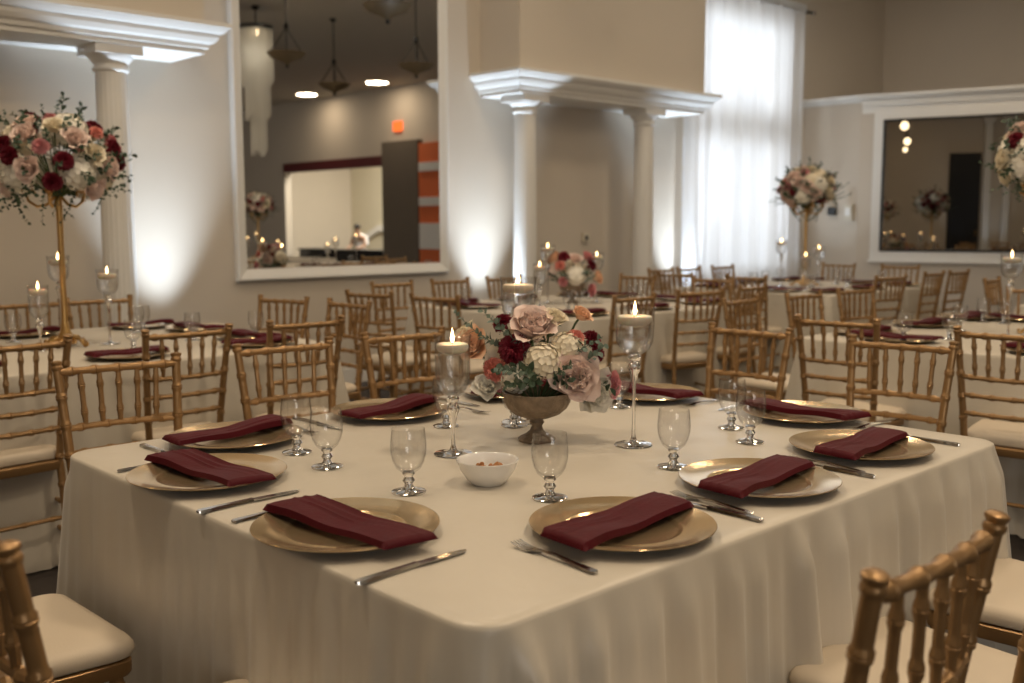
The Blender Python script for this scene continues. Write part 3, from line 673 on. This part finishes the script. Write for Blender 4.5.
# ------------------------------------------------------------------ flowers
def petal(w, h, curl, cup, nu=6, nv=6, ruf=0., rnd=random):
    vs = []; fs = []; ph = rnd.uniform(0, 6)
    for j in range(nv + 1):
        v = j / nv; ww = w * (sin(pi * min(1, .12 + .62 * v)) ** .8) * (1 if v < .9 else .93)
        for i in range(nu + 1):
            u = (i / nu - .5) * 2
            x = u * ww; y = cup * (1 - cos(u * 1.2)) * w * -1 + curl * v * v * h ; z = h * v * (1 - .10 * u * u * v) 
            if ruf: y += ruf * h * sin(u * 7 + ph) * v * v; z += ruf * h * .5 * sin(u * 9 + ph) * v
            if v > .8: y += (v - .8) * h * .55
            vs.append((x, y, z))
    for j in range(nv):
        for i in range(nu):
            a = j * (nu + 1) + i; fs.append((a, a + 1, a + nu + 2, a + nu + 1))
    return vs, fs
def rose_mesh(name, m, seed=1, n=36, openness=1.):
    rnd = random.Random(seed); mb = MB()      # unit rose: radius ~1, faces +z
    mb.lathe([(0, -.42), (.12, -.40), (.2, -.3), (.16, .1), (0, .2)], 10)
    for k in range(n):
        f = k / (n - 1); a = k * 2.39996 + rnd.uniform(-.15, .15)
        rad = .04 + .46 * f ** 1.1; tilt = -.30 + .98 * f ** 1.5 * openness; w = .19 + .36 * f ** .7; h = .60 + .26 * f; z0 = .04 - .44 * f ** .8
        vs, fs = petal(w, h, -.35 * (1 - f) + .18 * f, .85, rnd=rnd, ruf=.02 + .03 * f)
        mt = Matrix.Rotation(a, 4, 'Z') @ Matrix.Translation((0, rad * .55, z0)) @ Matrix.Rotation(-tilt, 4, 'X')
        mb.add(vs, fs, mt)
    return mb.mesh(name, m, ang=180)
def carn_mesh(name, m, seed=1, n=60):
    rnd = random.Random(seed); mb = MB(); mb.lathe([(0, -.8), (.12, -.75), (.22, -.35), (.3, 0), (0, .1)], 10)
    for k in range(n):
        f = (k + .5) / n; a = k * 2.39996; tilt = .05 + 1.55 * f ** .9
        vs, fs = petal(.26, .78 + .1 * rnd.random(), .05, .2, 6, 4, ruf=.16, rnd=rnd)
        mb.add(vs, fs, Matrix.Rotation(a, 4, 'Z') @ Matrix.Translation((0, .04 + .06 * f, -.15)) @ Matrix.Rotation(-tilt, 4, 'X') @ Matrix.Rotation(rnd.uniform(-.5, .5), 4, 'Z'))
    return mb.mesh(name, m, ang=180)
def hyd_mesh(name, m, seed=1, n=75):
    rnd = random.Random(seed); mb = MB(); mb.lathe([(0, -.55), (.35, -.5), (.68, -.1), (.72, .2), (.5, .55), (0, .72)], 14)
    for k in range(n):
        f = (k + .5) / n; th = math.acos(1 - 1.55 * f); a = k * 2.39996
        d = V((sin(th) * cos(a), sin(th) * sin(a), cos(th) * .82)); p = d * (.84 + rnd.uniform(-.05, .07))
        Mx = basis(p, d + V((rnd.uniform(-.25, .25), rnd.uniform(-.25, .25), rnd.uniform(-.2, .2))), rnd.uniform(0, 3))
        for q in range(4):
            r = .155; w = .10
            mb.add([(0, 0, 0), (r * .55, -w, .03), (r * 1.15, -.02, .035), (r * .55 + .03, w, .03), (r * .6, 0, -.005)], [(0, 1, 4), (1, 2, 4), (2, 3, 4), (3, 0, 4)], Mx @ Matrix.Rotation(q * pi / 2, 4, 'Z'))
    return mb.mesh(name, m, ang=180)
FM = {}
def fmesh(kind, m):
    if (kind, m) not in FM: FM[(kind, m)] = {'rose': rose_mesh, 'carnation': carn_mesh, 'hydrangea': hyd_mesh}[kind](kind, m, 3 + len(FM))
    return FM[(kind, m)]
def leaf_v(L, w, n=4):
    vs = []; fs = []
    for j in range(n + 1):
        t = j / n; ww = w * sin(pi * (.06 + .90 * t)) ; vs += [(-ww, L * t, .12 * L * sin(pi * t) + .1 * ww), (0, L * t, .12 * L * sin(pi * t) - .05 * w), (ww, L * t, .12 * L * sin(pi * t) + .1 * ww)]
    for j in range(n):
        a = j * 3; fs += [(a, a + 1, a + 4, a + 3), (a + 1, a + 2, a + 5, a + 4)]
    return vs, fs
def sprig_mesh(seed, m, L=.18, n=11, lw=.013, ll=.034, droop=.3):
    rnd = random.Random(seed); mb = MB(); pts = [V((0, droop * L * (t * t) * .8, L * t * (1 - .25 * droop * t))) for t in [i / 8 for i in range(9)]]
    mb.tube(pts, [.0016 - .001 * i / 8 for i in range(9)], 5)
    for k in range(n):
        t = .15 + .85 * k / n; i = min(7, int(t * 8)); p = pts[i].lerp(pts[i + 1], t * 8 - i); ax = (pts[i + 1] - pts[i]).normalized()
        vs, fs = leaf_v(ll * rnd.uniform(.75, 1.15) * (1.1 - .4 * t), lw * rnd.uniform(.8, 1.1) * (1.1 - .4 * t))
        side = V((cos(k * 2.4), sin(k * 2.4), 0)); d = (ax * .75 + side).normalized()
        y = d; z = (ax - d * ax.dot(d)).normalized(); x = y.cross(z)
        mb.add(vs, fs, Matrix(((x.x, y.x, z.x, p.x), (x.y, y.y, z.y, p.y), (x.z, y.z, z.z, p.z), (0, 0, 0, 1))))
    return mb.mesh('foliage_sprig', m, ang=180)
SPR = [sprig_mesh(1, 'leaf'), sprig_mesh(2, 'sage', lw=.010, ll=.022, n=15), sprig_mesh(3, 'leaf', L=.16, lw=.016, ll=.045, n=8), sprig_mesh(4, 'sage', L=.2, lw=.012, ll=.026, n=16, droop=.9), sprig_mesh(5, 'leaf', L=.24, lw=.013, ll=.03, n=18, droop=1.3)]
CN = {'blush': 'blush pink', 'cream': 'cream', 'white_f': 'creamy white', 'peach': 'peach', 'coral': 'coral', 'pink': 'dusty pink', 'wine_f': 'dark burgundy'}
def flower(kind, m, p, r, d, label, group, base):
    o = link(kind, fmesh(kind, m)); o.matrix_world = basis(p, d, random.uniform(0, 6), r / (.74 if kind == 'rose' else .95 if kind == 'hydrangea' else .88))
    tag(o, label, 'flower', group)
    inv = o.matrix_world.inverted(); p = V(p); b = V(base); dd = V(d).normalized()
    q = inv @ b; pts = [V((0, 0, -.35)), V((0, 0, -.9)), (V((0, 0, -1.2)).lerp(q, .5)), q]
    s = MB().tube(pts, .0028 / r * .8, 6).mesh('stem', 'stem'); so = bpy.data.objects.new('stem', s); C.objects.link(so); so.parent = o
    return o
def sprig(i, p, d, label, group, s=1., roll_=None):
    o = link('foliage_sprig', SPR[i]); o.matrix_world = basis(p, d, random.uniform(0, 6) if roll_ is None else roll_, s); return tag(o, label, 'foliage', group)
def compote(x, y, label, s=1.):
    pr = [(0, .0), (.048, .0), (.050, .006), (.044, .011), (.030, .018), (.018, .028), (.0135, .040), (.0175, .046), (.020, .050), (.017, .054), (.016, .058), (.034, .062), (.060, .072), (.078, .088), (.0865, .104), (.088, .118), (.091, .124), (.0905, .130), (.086, .130), (.083, .118), (.076, .092), (.055, .078), (0, .072)]
    o = MB().lathe([(r * s, z * s) for r, z in pr], 48, flute=lambda k, z: .012 * sin(k * 2 * pi * 12 / 48) if z > .065 * s else 0).obj('compote_vase', 'bronze', ang=60)
    o.location = (x, y, ZT); return tag(o, label, 'vase')
vx, vy = 1.85, 1.86
compote(vx, vy, 'aged bronze footed compote vase holding the main bouquet')
vb = (vx, vy, ZT + .085); g = 'flowers in the main table bouquet'
cd_ = V((-.69, -.72, .1))      # towards the camera side
MAIN = [('rose', 'blush', (1.862, 1.887, 1.058), .060, (-.35, -.45, .75), 'large blush rose at the top of the main bouquet'),
    ('rose', 'blush', (1.905, 1.775, .935), .062, (-.65, -.85, .25), 'largest pale blush rose at the front of the main bouquet'),
    ('rose', 'white_f', (1.965, 1.765, .893), .056, (-.05, -.85, -.05), 'creamy white bloom drooping below the largest blush rose'),
    ('rose', 'peach', (1.745, 1.995, 1.010), .044, (-.80, -.35, .5), 'peach flower on the left side of the main bouquet'),
    ('rose', 'cream', (1.755, 2.03, 1.03), .036, (-.85, .45, .6), 'cream flower behind the peach one at the bouquet left'),
    ('carnation', 'wine_f', (1.80, 1.895, 1.005), .040, (-.75, -.45, .35), 'dark burgundy carnation left of centre in the main bouquet'),
    ('carnation', 'wine_f', (1.815, 1.955, 1.068), .027, (-.6, .2, .7), 'small burgundy carnation at the upper left of the main bouquet'),
    ('carnation', 'coral', (1.775, 1.94, .948), .032, (-.85, -.35, .2), 'coral carnation at the lower left of the main bouquet'),
    ('rose', 'white_f', (1.765, 1.955, .905), .034, (-.75, -.65, .45), 'small white rose at the lower left of the main bouquet'),
    ('rose', 'peach', (1.965, 1.81, 1.088), .026, (.1, -.6, .75), 'peach rose bud at the upper right of the main bouquet'),
    ('rose', 'cream', (1.915, 1.86, 1.078), .032, (-.05, -.5, .8), 'cream rose right of the top blush rose'),
    ('carnation', 'coral', (1.935, 1.80, 1.03), .024, (-.1, -.8, .5), 'coral flower above the largest blush rose'),
    ('carnation', 'wine_f', (1.985, 1.79, 1.022), .027, (.3, -.7, .4), 'burgundy flower at the right of the main bouquet, upper one'),
    ('carnation', 'wine_f', (1.99, 1.775, .985), .022, (.3, -.75, .1), 'burgundy flower at the right of the main bouquet, lower one'),
    ('rose', 'pink', (2.01, 1.75, .905), .034, (.1, -.85, .1), 'dusty pink flower hanging at the right of the vase'),
    ('hydrangea', 'cream', (1.84, 1.83, .975), .052, (-.6, -.6, .4), 'cream hydrangea in the middle of the main bouquet'),
    ('hydrangea', 'cream', (1.915, 1.81, 1.005), .048, (-.2, -.7, .5), 'cream hydrangea beside the coral flower'),
    ('hydrangea', 'white_f', (1.80, 1.885, .93), .042, (-.7, -.5, .1), 'cream filler bloom above the left vase rim'),
    ('rose', 'blush', (1.93, 1.96, 1.03), .048, (.5, .6, .6), 'blush rose at the back of the main bouquet'),
    ('rose', 'cream', (1.83, 1.98, .97), .045, (-.2, .9, .3), 'cream rose at the back left of the main bouquet'),
    ('hydrangea', 'white_f', (1.97, 1.90, .95), .05, (.85, .4, .2), 'white hydrangea at the back right of the main bouquet'),
    ('carnation', 'pink', (1.88, 1.95, 1.075), .026, (.1, .6, .8), 'pink carnation behind the top blush rose')]
for k, m, p, r, d, lab in MAIN: flower(k, m, p, r, d, lab, g, vb)
rs = random.Random(9)
SP = [(1, (1.83, 1.86, .93), (-.9, .1, .35), .9), (0, (1.82, 1.85, .92), (-.75, -.35, .12), .75), (2, (1.83, 1.84, .92), (-.65, -.65, .15), .62), (2, (1.86, 1.83, .92), (-.2, -.8, .1), .6),
      (1, (1.88, 1.84, .96), (.45, -.72, .45), 1.0), (3, (1.9, 1.84, .94), (.6, -.7, .22), .95), (0, (1.9, 1.83, .93), (.55, -.75, .0), .95), (1, (1.82, 1.9, 1.0), (-.5, .3, .8), .95),
      (1, (1.80, 1.92, 1.0), (-.8, .5, .45), 1.0), (0, (1.9, 1.9, .98), (.5, .2, .7), .85), (2, (1.86, 1.88, .96), (.2, .8, .4), .9), (0, (1.84, 1.88, .96), (-.3, .8, .5), .8),
      (2, (1.82, 1.84, .94), (-.75, -.5, .45), .7), (0, (1.86, 1.82, .93), (-.3, -.75, .35), .6), (3, (1.84, 1.86, .97), (-.75, -.1, .6), .8), (2, (1.88, 1.84, .93), (.3, -.8, .2), .7),
      (0, (1.83, 1.87, .95), (-.8, .1, .2), .75), (2, (1.89, 1.83, .95), (.2, -.65, .6), .65)]
for n, (i, p, d, s) in enumerate(SP):
    side = 'left' if d[0] - d[1] < -.3 or d[0] < -.6 else 'right' if d[0] > .2 else 'middle'
    sprig(i, p, d, '%s sprig at the %s of the main bouquet' % ('grey-green eucalyptus' if i in (1, 3) else 'dark green leafy', side), 'foliage sprigs in the main bouquet', s)

def flower_stand(x, y, desc):
    s = empty('flower_stand', (x, y, ZT)); tag(s, 'tall gold flower stand with scroll arms ' + desc, 'flower stand')
    MB().lathe([(.030, .03), (.034, .05), (.022, .075), (.0155, .12), (.013, .30), (.0145, .66), (.020, .735), (.026, .77), (.020, .78)], 24).obj('pole', 'brass', s)
    b = MB().lathe([(.045, .012), (.052, .02), (.045, .032), (.03, .042)], 24)
    for k in range(4):
        a = k * pi / 2 + .5; pts = [(.03, .028), (.055, .042), (.08, .038), (.098, .020), (.108, .008), (.120, .010), (.122, .022), (.112, .026)]
        b.tube([(r * cos(a), r * sin(a), z) for r, z in pts], [.010, .010, .009, .008, .008, .007, .006, .005], 8)
    b.obj('base', 'brass', s)
    for k in range(5):
        a = k * 2 * pi / 5 + .3; pts = [(.015, .69), (.05, .655), (.09, .645), (.125, .67), (.135, .705), (.115, .725), (.095, .71), (.10, .69)]
        arm = MB().tube([(r * cos(a), r * sin(a), z) for r, z in pts], [.007, .007, .006, .006, .005, .005, .004, .003], 8)
        arm.lathe([(.008, 0), (.022, .006), (.026, .016), (.012, .02), (.012, .045), (.02, .05), (.02, .055), (0, .055)], 14, Matrix.Translation((.135 * cos(a), .135 * sin(a), .705))).obj('scroll_arm', 'brass', s)
    return s
view = V((cos(yaw), sin(yaw), 0))
def where(p, c):
    q = V(p) - V(c); lat = q.dot(Rt); dep = q.dot(view)
    return ('upper ' if q.z > .08 else 'lower ' if q.z < -.06 else 'middle ') + ('left' if lat < -.09 else 'right' if lat > .09 else 'centre') + (' front' if dep < -.02 else ' back')
def tall(x, y, desc, short, seed, rad=.265, zc=1.63):
    flower_stand(x, y, desc); rnd = random.Random(seed); random.seed(seed); c = (x, y, zc); base = (x, y, ZT + .68)
    seq = [('hydrangea', 'white_f', .088)] * 8 + [('hydrangea', 'cream', .080)] * 3 + [('rose', 'blush', .052)] * 9 + [('rose', 'cream', .046)] * 4 + [('carnation', 'wine_f', .042)] * 10 + [('carnation', 'coral', .032)] * 2 + [('carnation', 'pink', .036)] * 6 + [('rose', 'cream', .045)] * 4
    rnd.shuffle(seq); n = len(seq); hyd = 0
    for k, (kind, m, r) in enumerate(seq):
        f = (k + .5) / n; th = math.acos(1 - 1.62 * f); a = k * 2.39996 + seed
        d = V((sin(th) * cos(a), sin(th) * sin(a), cos(th)))
        rr = rad * (.72 if kind == 'hydrangea' else .90) * rnd.uniform(.94, 1.06)
        p = V(c) + V((d.x * rr, d.y * rr, d.z * rr * .78))
        flower(kind, m, p, r, d + V((0, 0, .15)), '%s %s at the %s of the %s' % (CN[m], kind, where(p, c).replace('middle ', '') , short), 'flowers of the ' + short, base)
    for k in range(84):
        f = (k + .5) / 84; th = math.acos(1 - 1.75 * f); a = k * 2.39996 + 1.3 * seed; d = V((sin(th) * cos(a), sin(th) * sin(a), cos(th)))
        p = V(c) + V((d.x, d.y, d.z * .75)) * rad * .66
        i = (4 if d.z < -.1 else rnd.choice((0, 1, 2, 3)))
        if k % 3 == 0 and d.z > -.3: i = 2; p = V(c) + V((d.x, d.y, d.z * .75)) * rad * .86; d = (d + V((-d.y, d.x, .1)) * 1.1).normalized()
        sprig(i, p, d + V((0, 0, -.55 if d.z < -.1 else 0)), 'leafy sprig at the %s of the %s' % (where(p, c), short), 'foliage of the ' + short, rnd.uniform(.62, .85))
tall(1.74, 4.86, 'on the left rear table', 'tall left arrangement', 4, rad=.29, zc=1.61)
tall(8.26, 4.88, 'on the far curtain table', 'tall arrangement before the curtain', 8, rad=.25)
tall(5.50, 1.88, 'on the right table at the right edge', 'tall arrangement at the right edge', 12, rad=.27, zc=1.66)
tall(8.6, -1.0, 'on the table seen in the mirror', 'arrangement reflected in the tall mirror', 16)
compote(5.33, 5.0, 'dark footed vase of the low bouquet on the centre rear table', 1.05); random.seed(21)
CB = [('hydrangea', 'white_f', (-.05, -.08, .20), .075, (-.5, -.7, .3)), ('carnation', 'coral', (-.13, .0, .27), .038, (-.8, -.3, .4)), ('carnation', 'wine_f', (-.06, .03, .33), .045, (-.4, -.2, .8)),
      ('rose', 'blush', (.02, -.01, .31), .05, (-.2, -.5, .8)), ('rose', 'pink', (.09, -.06, .33), .045, (.3, -.5, .8)), ('carnation', 'wine_f', (.09, -.10, .27), .042, (.4, -.7, .4)),
      ('rose', 'peach', (.11, -.14, .18), .05, (.4, -.8, .2)), ('rose', 'pink', (.02, -.16, .10), .04, (0, -.9, .0)), ('rose', 'peach', (-.12, .07, .32), .05, (-.7, .3, .6)), ('hydrangea', 'cream', (.06, .08, .24), .07, (.3, .8, .3)),
      ('rose', 'blush', (-.10, .10, .22), .05, (-.6, .7, .2)), ('carnation', 'pink', (-.14, -.04, .16), .035, (-.9, -.3, .0)), ('rose', 'cream', (.14, .02, .22), .045, (.9, .1, .3))]
for k, m, p, r, d in CB:
    q = V((5.33, 5.0, ZT)) + V(p); flower(k, m, q, r, d, '%s %s at the %s of the centre rear bouquet' % (CN[m], k, where(q, (5.33, 5.0, ZT + .22))), 'flowers of the centre rear bouquet', (5.33, 5.0, ZT + .09))
for k in range(14):
    a = k * 2.4; sprig(k % 3, (5.33 + .03 * cos(a), 5.0 + .03 * sin(a), ZT + .14), (cos(a), sin(a), .25 + .5 * (k % 3) / 2), 'dark leafy sprig in the low bouquet on the centre rear table', 'foliage of the centre rear bouquet', 1.0)

# ------------------------------------------------------------------ lights and fixtures
def lamp(kind, loc, energy, col, size=.1, rot=None, to=None, **k):
    l = bpy.data.lights.new('light', kind); l.energy = energy; l.color = col
    o = bpy.data.objects.new('light', l); o.location = loc; C.objects.link(o)
    if kind == 'AREA':
        l.shape = k.get('shape', 'DISK'); l.size = size
        if 'size_y' in k: l.size_y = k['size_y']
    elif kind == 'SPOT': l.spot_size = R(k.get('cone', 60)); l.spot_blend = k.get('blend', .8); l.shadow_soft_size = size
    if to is not None: o.rotation_euler = (V(to) - V(loc)).to_track_quat('-Z', 'Y').to_euler()
    return o
def can():
    o = MB().lathe([(.075, 0), (.095, 0), (.098, -.006), (.09, -.010), (.078, -.006), (.075, 0)], 28).obj('recessed_ceiling_light', 'white')
    MB().lathe([(0, -.002), (.074, -.002)], 28, cap0=False, cap1=False).obj('lens', 'lamp_glow', o); return o
CAN = can(); n = 0
WARM = (1, .80, .57)
for x, y, e in [(0.4, 2.2, 95), (2.6, .2, 150), (2.2, 3.6, 95), (5.2, 5.3, 70), (5.0, 2.4, 80), (5.6, .0, 60), (8.4, 4.6, 70), (8.2, 1.6, 70), (11.2, 4.2, 60), (0.6, 5.4, 70), (.5, -1.6, 80), (4.4, -3.2, 60), (14.4, -5.6, 60), (14.4, -8.6, 60), (8.2, -4.4, 60)]:
    place(CAN, (x, y, CEIL), 0, 'round recessed ceiling light %s' % ('glowing near the far wall in the tall mirror' if x > 12 else 'in the ceiling above the tables'), 'ceiling light', 'recessed ceiling lights')
    lamp('AREA', (x, y, CEIL - .03), e * .56, WARM, .5, to=(x, y, 0))
# white uplights at the columns
ug = MB().lathe([(0, 0), (.06, 0), (.065, .01), (.065, .11), (.058, .13), (.05, .10), (0, .10)], 24).obj('floor_uplight', 'black')
MB().lathe([(0, .104), (.049, .104)], 24, cap0=False, cap1=False).obj('lens', emis('uplight_lens', (.8, .9, 1), 20), ug)
for i, (x, y, e, lab) in enumerate(((3.27, 6.76, 640, 'by the left column'), (6.30, 6.78, 680, 'left of the middle column'), (9.14, 6.78, 680, 'right of the far column'), (11.3, 6.5, 90, 'below the curtain right edge'), (-2.45, 2.45, 90, 'by the mirrored dark door'), (-2.45, 1.64, 90, 'between smoked mirror pilasters'))):
    place(ug, (x, y, 0), 0, 'black floor uplight throwing white light up the wall ' + lab, 'uplight', 'floor uplights')
    if i < 3: lamp('SPOT', (x, y, .14), e, (.72, .85, 1), .03, to=(x + (-.25 if i == 0 else 0), y + .08, 3.9), cone=58, blend=1.)
    else: lamp('SPOT', (x, y, .14), e, (.72, .85, 1), .04, to=(x + (-.25 if x < 0 else .3), y + .1, 2.7), cone=60, blend=1.)
# daylight behind the curtain, then added fill through the unseen west window
lamp('AREA', ((WX0 + WX1) / 2, 7.55, 2.3), 100, (.88, .94, 1), 1.9, to=((WX0 + WX1) / 2, 0, 2.0), shape='RECTANGLE', size_y=3.2)
lamp('AREA', (-3.6, -8.1, 2.1), 420, (1, .93, .84), 7.4, to=(5, -7.5, 1.2), shape='RECTANGLE', size_y=2.5)  # added fill for the shaded sides of the main tablecloth
# lobby light
lamp('AREA', (17.4, -8.6, 4.5), 900, (1, .93, .80), 2.5, to=(17.4, -8.6, 0), shape='SQUARE')
# pendants, chandelier seen in the mirror
def pendant():
    s = empty('pendant_lamp'); D = -.62
    MB().lathe([(r, z + D) for r, z in [(0, -.56), (.03, -.555), (.05, -.53), (.20, -.47), (.25, -.42), (.262, -.40), (.25, -.398), (.2, -.44), (0, -.50)]], 32).obj('glass_bowl', 'bowl_lamp', s)
    MB().lathe([(0, -.60 + D), (.02, -.59 + D), (.028, -.575 + D), (.012, -.55 + D), (.01, -.1 + D), (.035, -.08 + D), (.04, -.05 + D), (.01, D), (.01, -.06), (.05, -.02), (.06, 0)], 16).obj('stem', 'black', s)
    for k in range(3):
        a = k * 2.094; MB().tube([(.255 * cos(a), .255 * sin(a), -.40 + D), (.1 * cos(a), .1 * sin(a), -.2 + D), (.01 * cos(a), .01 * sin(a), -.08 + D)], .008, 6).obj('chain', 'black', s)
    return s
PD = pendant()
for i, (u, lz, dep) in enumerate(((338, 0, 17), (418, 0, 15), (390, 0, 11), (292, 0, 14))):
    lat = (u - 512) / 1020 * dep; X = .7265 * lat + .687 * dep; Y = -.687 * lat + .7265 * dep
    place(PD, (X, 14.2 - Y, CEIL - .0), 0, 'dark pendant lamp with shallow bowl, %s in the tall mirror' % ['lowest one', 'rightmost one', 'highest one', 'leftmost one'][i], 'pendant lamp', 'bowl pendant lamps')
for x, y, z, r in ((-.6, 4.18, 3.60, .10), (-1.4, 4.0, 3.30, .085), (-2.3, 3.92, 3.16, .06)):
    gl = MB().lathe([(0, -r), (r * .6, -r * .8), (r, 0), (r * .6, r * .8), (r * .2, r)], 20, Matrix.Translation((x, y, z)), cap1=False).obj('globe_lamp', 'lamp_glow'); tag(gl, 'glowing globe lamp reflected at the upper left of the smoked mirror', 'lamp', 'globe lamps in the smoked mirror')
    MB().tube([(x, y, z + r * .9), (x, y, CEIL)], .01, 8).obj('stem', 'black', gl)
chn = empty('crystal_chandelier', (8.16, -.12, 0)); tag(chn, 'long crystal strand chandelier reflected at the left of the tall mirror', 'chandelier')
MB().lathe([(.05, CEIL), (.06, CEIL - .03), (.012, CEIL - .06), (.012, 4.35), (.26, 4.33), (.26, 4.28), (0, 4.28)], 24).obj('canopy', 'black', chn)
cr = MB()
for k in range(150):
    a = k * 2.39996; r = .25 * sqrt((k + .5) / 150); zb = (3.45 if r > .20 else 2.95 if r > .13 else 2.42) + .05 * sin(a * 3); x, y = r * cos(a), r * sin(a)
    cr.tube([(x, y, 4.28), (x, y, zb)], .007, 4)
cr.obj('crystal_strands', 'crystal', chn)['kind'] = 'stuff'
MB().lathe([(0, 4.20), (.05, 4.2), (.06, 4.23), (.04, 4.27), (0, 4.27)], 16).obj('bulb', 'lamp_glow', chn)

lamp('POINT', (8.16, -.12, 3.9), 18, (1, .9, .75), .06)
# two people sitting in the lobby, reflected small in the tall mirror
def person(x, y, rz, shirt, label, lean=0.):
    p = empty('person', (x, y, 0), rz); tag(p, label, 'person', 'people reflected in the mirror')
    import bmesh
    J = {'pel': (0, 0, .52), 'wai': (0, .0, .68), 'che': (0, .03 + lean * .5, .90), 'nek': (0, .02 + lean, 1.05), 'hed': (0, .04 + lean, 1.14), 'top': (0, .04 + lean, 1.28)}
    vs = [J['pel'], J['wai'], J['che'], J['nek'], J['hed'], J['top']]; es = [(0, 1), (1, 2), (2, 3), (3, 4), (4, 5)]; rd = [.14, .13, .15, .055, .085, .06]
    for s in (-1, 1):
        b = len(vs); vs += [(s * .09, .02, .50), (s * .11, .44, .50), (s * .11, .42, .08), (s * .11, .55, .03)]; rd += [.09, .065, .045, .035]; es += [(0, b), (b, b + 1), (b + 1, b + 2), (b + 2, b + 3)]
        b = len(vs); vs += [(s * .19, .02 + lean * .5, .98), (s * .24, .06 + lean * .5, .72), (s * .18, .27 + lean * .5, .66), (s * .16, .35 + lean * .5, .66)]; rd += [.055, .042, .032, .025]; es += [(2, b), (b, b + 1), (b + 1, b + 2), (b + 2, b + 3)]
        h = b + 3
        for k in range(5):
            c = len(vs); x0 = s * .16 + (k - 2) * .016; vs += [(x0, .38 + lean * .5, .655), (x0 + (k - 2) * .003, .42 + lean * .5 - .01 * abs(k - 2), .64)]; rd += [.009, .008]; es += [(h, c), (c, c + 1)]
    me = bpy.data.meshes.new('body'); me.from_pydata(vs, es, []); me.materials.append(M['skin'])
    o = bpy.data.objects.new('body', me); C.objects.link(o); o.parent = p
    md = o.modifiers.new('skin', 'SKIN'); sk = me.skin_vertices[0].data if me.skin_vertices else None
    if sk is None:
        bm = bmesh.new(); bm.from_mesh(me); bm.verts.layers.skin.verify(); bm.to_mesh(me); bm.free(); sk = me.skin_vertices[0].data
    for i, r in enumerate(rd): sk[i].radius = (r, r * (.75 if i in (0, 1, 2) else 1))
    sk[0].use_root = True; sb = o.modifiers.new('sub', 'SUBSURF'); sb.levels = 1; sb.render_levels = 1
    MB().lathe([(.175, .46), (.165, .58), (.155, .68), (.175, .88), (.18, .96), (.11, 1.04), (.065, 1.06)], 20, Matrix.Diagonal((1.05, .8, 1, 1))).tube([(-.19, .0, .99), (-.25, .05, .74)], .062, 10).tube([(.19, .0, .99), (.25, .05, .74)], .062, 10).obj('shirt', shirt, p)
    MB().tube([(-.09, 0, .50), (-.11, .44, .50), (-.11, .42, .09)], [.105, .08, .065], 12).tube([(.09, 0, .50), (.11, .44, .50), (.11, .42, .09)], [.105, .08, .065], 12).obj('trousers', 'pants', p)
    MB().lathe([(.09, 1.20), (.098, 1.24), (.085, 1.30), (.05, 1.34), (0, 1.35)], 16, Matrix.Translation((0, .02 + lean, 0))).obj('hair', 'hair', p)
    a = rz; st = MB().box(-.2, .2, -.2, .2, .36, .40).obj('stool', 'dark', smooth=False); st.location = (x, y, 0); st.rotation_euler = (0, 0, rz); tag(st, 'dark stool under the ' + label.replace(', reflected in the tall mirror', ''), 'stool')
    for sx in (-.17, .17):
        for sy in (-.17, .17): MB().tube([(sx, sy, 0), (sx, sy, .36)], .015, 6).obj('leg', 'black', st)
person(17.0, -10.1, 1.2, 'shirt_w', 'person in a white shirt sitting and leaning forward, reflected in the tall mirror', .10)
person(17.0, -7.75, 2.2, 'shirt_t', 'person in a teal shirt sitting upright, reflected in the tall mirror', .03)
b = MB().box(15.55, 16.1, -11.0, -6.5, .0, .62).box(15.5, 16.15, -11.05, -6.45, .62, .66).obj('lobby_counter', 'dark', smooth=False); tag(b, 'long dark counter in the lobby opening, reflected in the tall mirror', 'counter')

# ------------------------------------------------------------------ world and colour
w = bpy.data.worlds.new('world'); sc.world = w; w.use_nodes = True
w.node_tree.nodes['Background'].inputs[0].default_value = (.80, .88, 1, 1); w.node_tree.nodes['Background'].inputs[1].default_value = 1.2
sc.view_settings.view_transform = 'Standard'; sc.view_settings.look = 'None'; sc.view_settings.gamma = 1; sc.view_settings.use_curve_mapping = False
sc.view_settings.exposure = -0.72
cy = sc.cycles; cy.use_denoising = True; cy.max_bounces = 10; cy.transparent_max_bounces = 24; cy.transmission_bounces = 10; cy.glossy_bounces = 5; cy.diffuse_bounces = 4
cy.caustics_reflective = False; cy.caustics_refractive = False; cy.sample_clamp_indirect = 4; cy.use_light_tree = True
# drop prototypes nobody used
for p in (KN, FK, CD, CD2, *HOLD.values()):
    if p.name not in used:
        for ch in list(p.children): bpy.data.objects.remove(ch)
        bpy.data.objects.remove(p)
